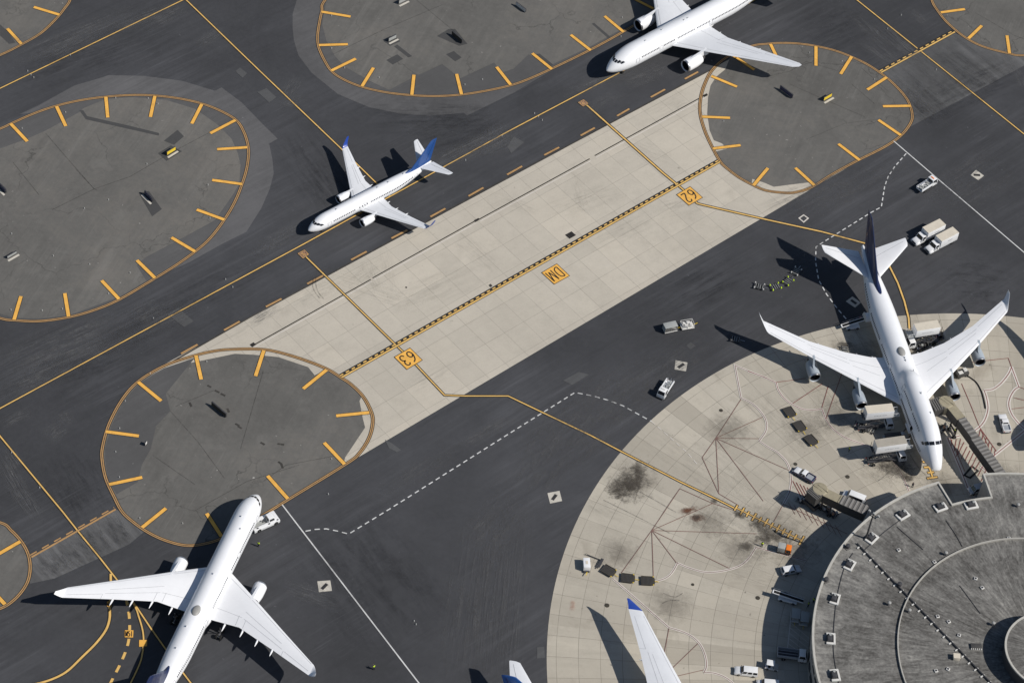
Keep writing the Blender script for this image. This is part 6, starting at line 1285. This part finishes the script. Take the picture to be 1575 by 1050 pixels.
for px, py, sq, g, L in [(1047.5,562.5,[(-8.5,-8.5),(10,-5),(7.5,8.5),(-10,5.5)],(4.5,-3),'square concrete drain collar on the taxiway above the driving utility truck'),(852.5,764.5,[(-10.5,-6.5),(8,-10),(12,5.5),(-6.5,9.5)],(3,-4),'square concrete drain collar left of the apron edge and below the yellow lead line'),(499,901.5,[(-11,-8),(9,-9.5),(11.5,6.5),(-8.5,8.5)],(4,-4),'square concrete drain collar right beside the long white line'),(1502.5,269.5,[(-9.5,0),(-1.5,-8),(11,1),(2,8)],(5,0.3),'square concrete drain collar at upper right, above the two box trucks'),(1313,464.5,[(-12,-1),(-2,-8.5),(11,1),(2,8.5)],(4,3),'square concrete drain collar lying in the shadow of the jumbo\'s tail')]:
    r = drain(px, py, sq, L); grate(r, px, py, g[0], g[1], 0.75)
mb = MB(); q = gp([(1229,336),(1236,331),(1243,336),(1236,342)]); ribbon(mb, q, 0.35, 0.09, True); struct(mb.build('service_road_line', M['pale'], flat=True))
for px, py, rr in [(1109,631,0.75),(1303.5,733,0.85),(1537,683,0.9),(933.5,930.5,0.9),(1165.5,919,0.85),(1223.5,713.5,0.75),(1065.5,898.5,0.6),(1207,943,0.5)][:7]:
    mb = MB(); rr *= 0.62; mb.lathe([(0.0, rr), (0.06, rr), (0.07, rr * 0.85), (0.075, 0.02)], (0, 0, 0), 'Z', 20); o = mb.build('manhole_cover', M['tarp']); o.location = G(px, py, 0.02); tag(o, 'round dark manhole cover set flush in the pale slabs of the round apron', 'manhole', 'manhole covers in the apron slabs')
mb = MB(); pts = gp([(1483,731),(1495,717),(1504,724),(1492,735)]); ribbon(mb, pts, 0.5, 0.1, True); struct(mb.build('stand_outline', M['black'], flat=True))
def sign(label, px, py, dx, dy, L, face, h=1.15, pad=True, side=1, insets=0):
    p, q = G(px + dx, py + dy), G(px - dx, py - dy); d = p - q; r = thing('airfield_sign', label, 'sign', (p + q) / 2, atan2(d.y, d.x))
    mb = MB(); mb.box((0, 0, 0.28 + h / 2), (L, 0.32, h)); b = mb.build('panel', M['dmetal'], r, bevel=0.03)
    mb = MB()
    for s in (1, -1): mb.box((0, s * 0.17, 0.3 + h / 2), (L - 0.12, 0.03, h - 0.14))
    if face: mb.build('face', M[face], b)
    for i in range(insets): mb = MB(); mb.box((-L / 2 + (i + 0.6) * L / (insets + 0.2), -0.2 * side, 0.3 + h / 2), (L / insets * 0.55, 0.03, h * 0.55)); mb.build('inset_panel', M['yellowv'], b)
    for i in range(3):
        mb = MB(); mb.box((-L / 2 + 0.3 + i * (L - 0.6) / 2, 0, 0.15), (0.14, 0.14, 0.3)); mb.build('leg', M['metal'], r)
    if pad: mb = MB(); mb.box((0, -0.75 * side, 0.05), (L + 0.5, 0.55, 0.1)); mb.build('concrete_pad', M['pad'], r)
    return r
sign('yellow airfield sign on a white pad in the upper part of the left island', 263, 235.5, 6.5, -4, 2.9, 'yellowv')
sign('yellow airfield sign on a white pad on the island below the big plain jet', 1272, 152.5, 7, -4, 3.0, 'yellowv')
sign('black airfield sign with yellow inset panels on the island below the big plain jet', 1209, 145, -8, -6, 4.6, 'vblue', 1.3, False, 1, 2)
sign('black airfield sign with white frame on a dark patch in the left island', 229, 305, -6, -6, 3.4, 'vblue', 1.2, True, -1)
sign('long black airfield sign with brown inset on the island above the wide-body jet', 337, 633, -9, -7.5, 5.0, 'tarp', 1.3, False, 1, 3)
sign('pale-backed airfield sign on white blocks in the top island, left of its neighbour', 603, 62, 6, -3, 2.6, 'greybox')
sign('black airfield sign with an orange-brown inset in the middle of the top island', 703, 61, -7, -6, 4.2, 'tarp', 1.3, False, 1, 2)
sign('black airfield sign with pale back cut near the top edge of the top island', 619, 4, 6, -3, 2.8, 'greybox')
sign('black and white airfield sign in the top island left of the big plain jet', 801, 14.5, -8, -6, 3.8, 'unit', 1.1, False)
sign('dark airfield sign at the left edge of the photo in the left island', 5, 293, -5, -5, 2.6, 'vblue', 1.2, True, -1)
sign('low airfield sign with white feet near the left edge, lower in the left island', 18, 394, 7, -4, 2.8, 'greybox', 0.7)
sign('small grey airfield sign at the dark edge of the island above the wide-body jet', 224, 684, 2, -3, 0.9, 'unit', 0.9, False)
lt = thing('taxiway_light', 'small pale taxiway light on a round base standing on the pavement', 'light', (0, 0, 0), 0, 'taxiway lights scattered over the pavement')
mb = MB(); mb.lathe([(0, 0.14), (0.06, 0.14), (0.08, 0.07), (0.28, 0.06)], (0, 0, 0), 'Z', 10); mb.build('base', M['lightbody'], lt); mb = MB(); mb.lathe([(0.28, 0.085), (0.36, 0.095), (0.44, 0.06), (0.46, 0.01)], (0, 0, 0), 'Z', 10); mb.build('lens', M['lamp_clear'], lt)
LP = [(42.7,110),(47.6,115.7),(52,120),(108,85.7),(34,198),(101,173.5),(228,152),(178,151.5),(243,160.5),(226,253),(167,308),(130,321),(18,360),(82,394),(138,407),(200,420),(65,478),(96,475.5),(17,477),(320,285),(323,336),(167,452),(347,430),(358,442),(236,490),(637,262),(489,196),(822,175),(828,180),(834,185.5),(716,247),(772,210),(231,575),(192.5,617),(184,659),(178,695),(183.7,734),(318,556.6),(18,696),(61,750),(510,706),(505,760),(215,797),(281,805),(1245,82),(1295,95),(1345,123),(1440,108),(1386,24),(1365,45),(715,131),(742,123),(583,120),(530,105),(510,75),(510,25),(957,28),(955,57),(640,960),(637,955),(1113,187)]
for i, (x, y) in enumerate(LP):
    if i == 0: lt.location = G(x, y)
    else: dup(lt, G(x, y), 0)
# ------------------------------------------------------------------ ground crew
def figure(label, px, py, rz, pz, vest='hivis', z=0.0):
    r = thing('person', label, 'person', G(px, py, z), rz)
    V = {}; E_ = []
    def v(n, p, rad): V[n] = (Vector(p), rad)
    ar, al = pz
    v('pel', (0, 0, 0.98), 0.155); v('bel', (0.01, 0, 1.12), 0.135); v('che', (0.0, 0, 1.33), 0.165); v('nk0', (0, 0, 1.47), 0.085); v('nk', (0.01, 0, 1.53), 0.06); v('hd', (0.025, 0, 1.63), 0.095); v('tp', (0.015, 0, 1.74), 0.08)
    ed_ = [('pel', 'bel'), ('bel', 'che'), ('che', 'nk0'), ('nk0', 'nk'), ('nk', 'hd'), ('hd', 'tp')]
    for s, k, arm in ((1, 'l', al), (-1, 'r', ar)):
        st = 0.08 * s
        v(k + 'hp', (0, s * 0.1, 0.92), 0.1); v(k + 'kn', (0.03 + st, s * 0.12, 0.5), 0.068); v(k + 'an', (st * 0.6 - 0.02, s * 0.13, 0.1), 0.045); v(k + 'hl', (st * 0.6 - 0.05, s * 0.13, 0.05), 0.045); v(k + 'to', (st * 0.6 + 0.17, s * 0.15, 0.035), 0.036)
        ed_ += [('pel', k + 'hp'), (k + 'hp', k + 'kn'), (k + 'kn', k + 'an'), (k + 'an', k + 'hl'), (k + 'hl', k + 'to')]
        sh = Vector((0, s * 0.2, 1.42)); el = sh + Vector(arm[0]) * 0.3; wr = el + Vector(arm[1]) * 0.26; hd = wr + Vector(arm[1]) * 0.09
        v(k + 'sh', sh, 0.065); v(k + 'el', el, 0.047); v(k + 'wr', wr, 0.032); v(k + 'pa', hd, 0.036); ed_ += [('che', k + 'sh'), (k + 'sh', k + 'el'), (k + 'el', k + 'wr'), (k + 'wr', k + 'pa')]
        dn = Vector(arm[1]).normalized(); sd = dn.cross(Vector((0, s, 0.001))).normalized()
        for f in range(4):
            L = (0.075, 0.085, 0.08, 0.062)[f]; b = hd + sd * (0.026 * (1.5 - f)) + dn * 0.03; c = b + dn * L * 0.55 + Vector((0, -s * 0.012, 0)); e = c + dn * L * 0.45 + Vector((0, -s * 0.025, 0))
            v(f'{k}f{f}a', c, 0.009); v(f'{k}f{f}b', e, 0.008); ed_ += [(k + 'pa', f'{k}f{f}a'), (f'{k}f{f}a', f'{k}f{f}b')]
        b = wr + sd * 0.045 + dn * 0.05; v(k + 't', b, 0.011); v(k + 't2', b + dn * 0.035 + sd * 0.01, 0.009); ed_ += [(k + 'wr', k + 't'), (k + 't', k + 't2')]
    v('nose', (0.128, 0, 1.625), 0.018); ed_ += [('hd', 'nose')]
    def grow(name, keep, mat, extra, parent, sub=1):
        names = [n for n in V if keep(n)]; idx = {n: i for i, n in enumerate(names)}
        me = bpy.data.meshes.new(name); me.from_pydata([V[n][0] for n in names], [(idx[a], idx[b]) for a, b in ed_ if a in idx and b in idx], [])
        o = bpy.data.objects.new(name, me); COL.objects.link(o); m = o.modifiers.new('skin', 'SKIN'); m.use_smooth_shade = True
        for n, i in idx.items():
            d = me.skin_vertices[0].data[i]; d.radius = (V[n][1] + extra, V[n][1] * (0.86 if n in ('che', 'bel', 'pel') else 1) + extra); d.use_root = (i == 0)
        sb = o.modifiers.new('sub', 'SUBSURF'); sb.levels = sb.render_levels = sub
        dg = bpy.context.evaluated_depsgraph_get(); nm = bpy.data.meshes.new_from_object(o.evaluated_get(dg)); o.modifiers.clear(); o.data = nm; nm.name = name; nm.materials.clear(); nm.materials.append(M[mat]); o.parent = parent; return o
    body = grow('body', lambda n: True, 'skin', 0.0, r)
    grow('trousers', lambda n: n in ('pel', 'lhp', 'lkn', 'lan', 'rhp', 'rkn', 'ran'), 'cloth', 0.022, r)
    grow('vest', lambda n: n in ('che', 'bel', 'nk0', 'pel', 'lsh', 'rsh', 'lel', 'rel'), vest, 0.034, r)
    mb = MB(); mb.lathe([(1.66, 0.118), (1.68, 0.13), (1.72, 0.118), (1.78, 0.085), (1.80, 0.02)], (0.01, 0, 0), 'Z', 14); mb.build('cap', M['cloth'], r)
    for s in (1, -1):
        mb = MB(); mb.box((st * 0 + 0.05 + s * 0.05, s * 0.14, 0.05), (0.29, 0.11, 0.1), top=(0.7, 0.8), sh=(-0.03, 0)); mb.build('shoe', M['tyre'], r, bevel=0.02)
        mb = MB(); mb.lathe([(-0.004, 0.014), (0.004, 0.012)], (0.112, s * 0.034, 1.645), 'X', 8); mb.build('eye', M['dmetal'], r)
        mb = MB(); mb.lathe([(-0.012, 0.03), (0.012, 0.02)], (0.02, s * 0.1, 1.63), 'Y', 8); mb.build('ear', M['skin'], r)
    mb = MB(); mb.box((0.117, 0, 1.585), (0.012, 0.05, 0.012)); mb.build('mouth', M['lamp_red'], r)
    return r
DN = ((0.05, -0.12, -1), (0.3, -0.05, -0.95)); DL = ((0.05, 0.12, -1), (0.3, 0.05, -0.95)); FW = ((0.5, -0.1, -0.85), (0.95, 0.1, 0.1)); FL = ((0.5, 0.1, -0.85), (0.95, -0.1, 0.1))
figure('worker in a yellow-green vest walking beside the nose of the wide-body jet', 397.5, 840, 1.2, (DN, DL)); figure('worker in a yellow-green vest standing alone on the dark pavement near the bottom edge', 575, 1029, 2.4, (FW, DL))
figure('worker in a yellow-green vest standing in the shadow of the tan catering box', 1305.5, 694, 0.3, (DN, FL)); figure('worker in a yellow-green vest beside the jet bridge under the jumbo\'s nose', 1467.5, 666, 2.9, (FW, FL))
figure('worker in a yellow-green vest in the terminal shadow, nearer the belt loader', 1243, 932, 3.0, (DN, FL)); figure('worker in a yellow-green vest in the terminal shadow, nearer the roof edge', 1250.5, 926, 0.6, (DN, DL))
figure('worker in a yellow-green vest by the dark oil stain left of the orange tractor', 1171.5, 840, 4.5, (DN, DL)); figure('worker in dark green clothes on the apron in front of the jumbo\'s nose', 1403, 749, 1.6, (FW, FL), 'cloth')
figure('worker in a red vest by the jumbo\'s rear belt loader', 1322, 493, 4.0, (DN, FL), 'lamp_red')
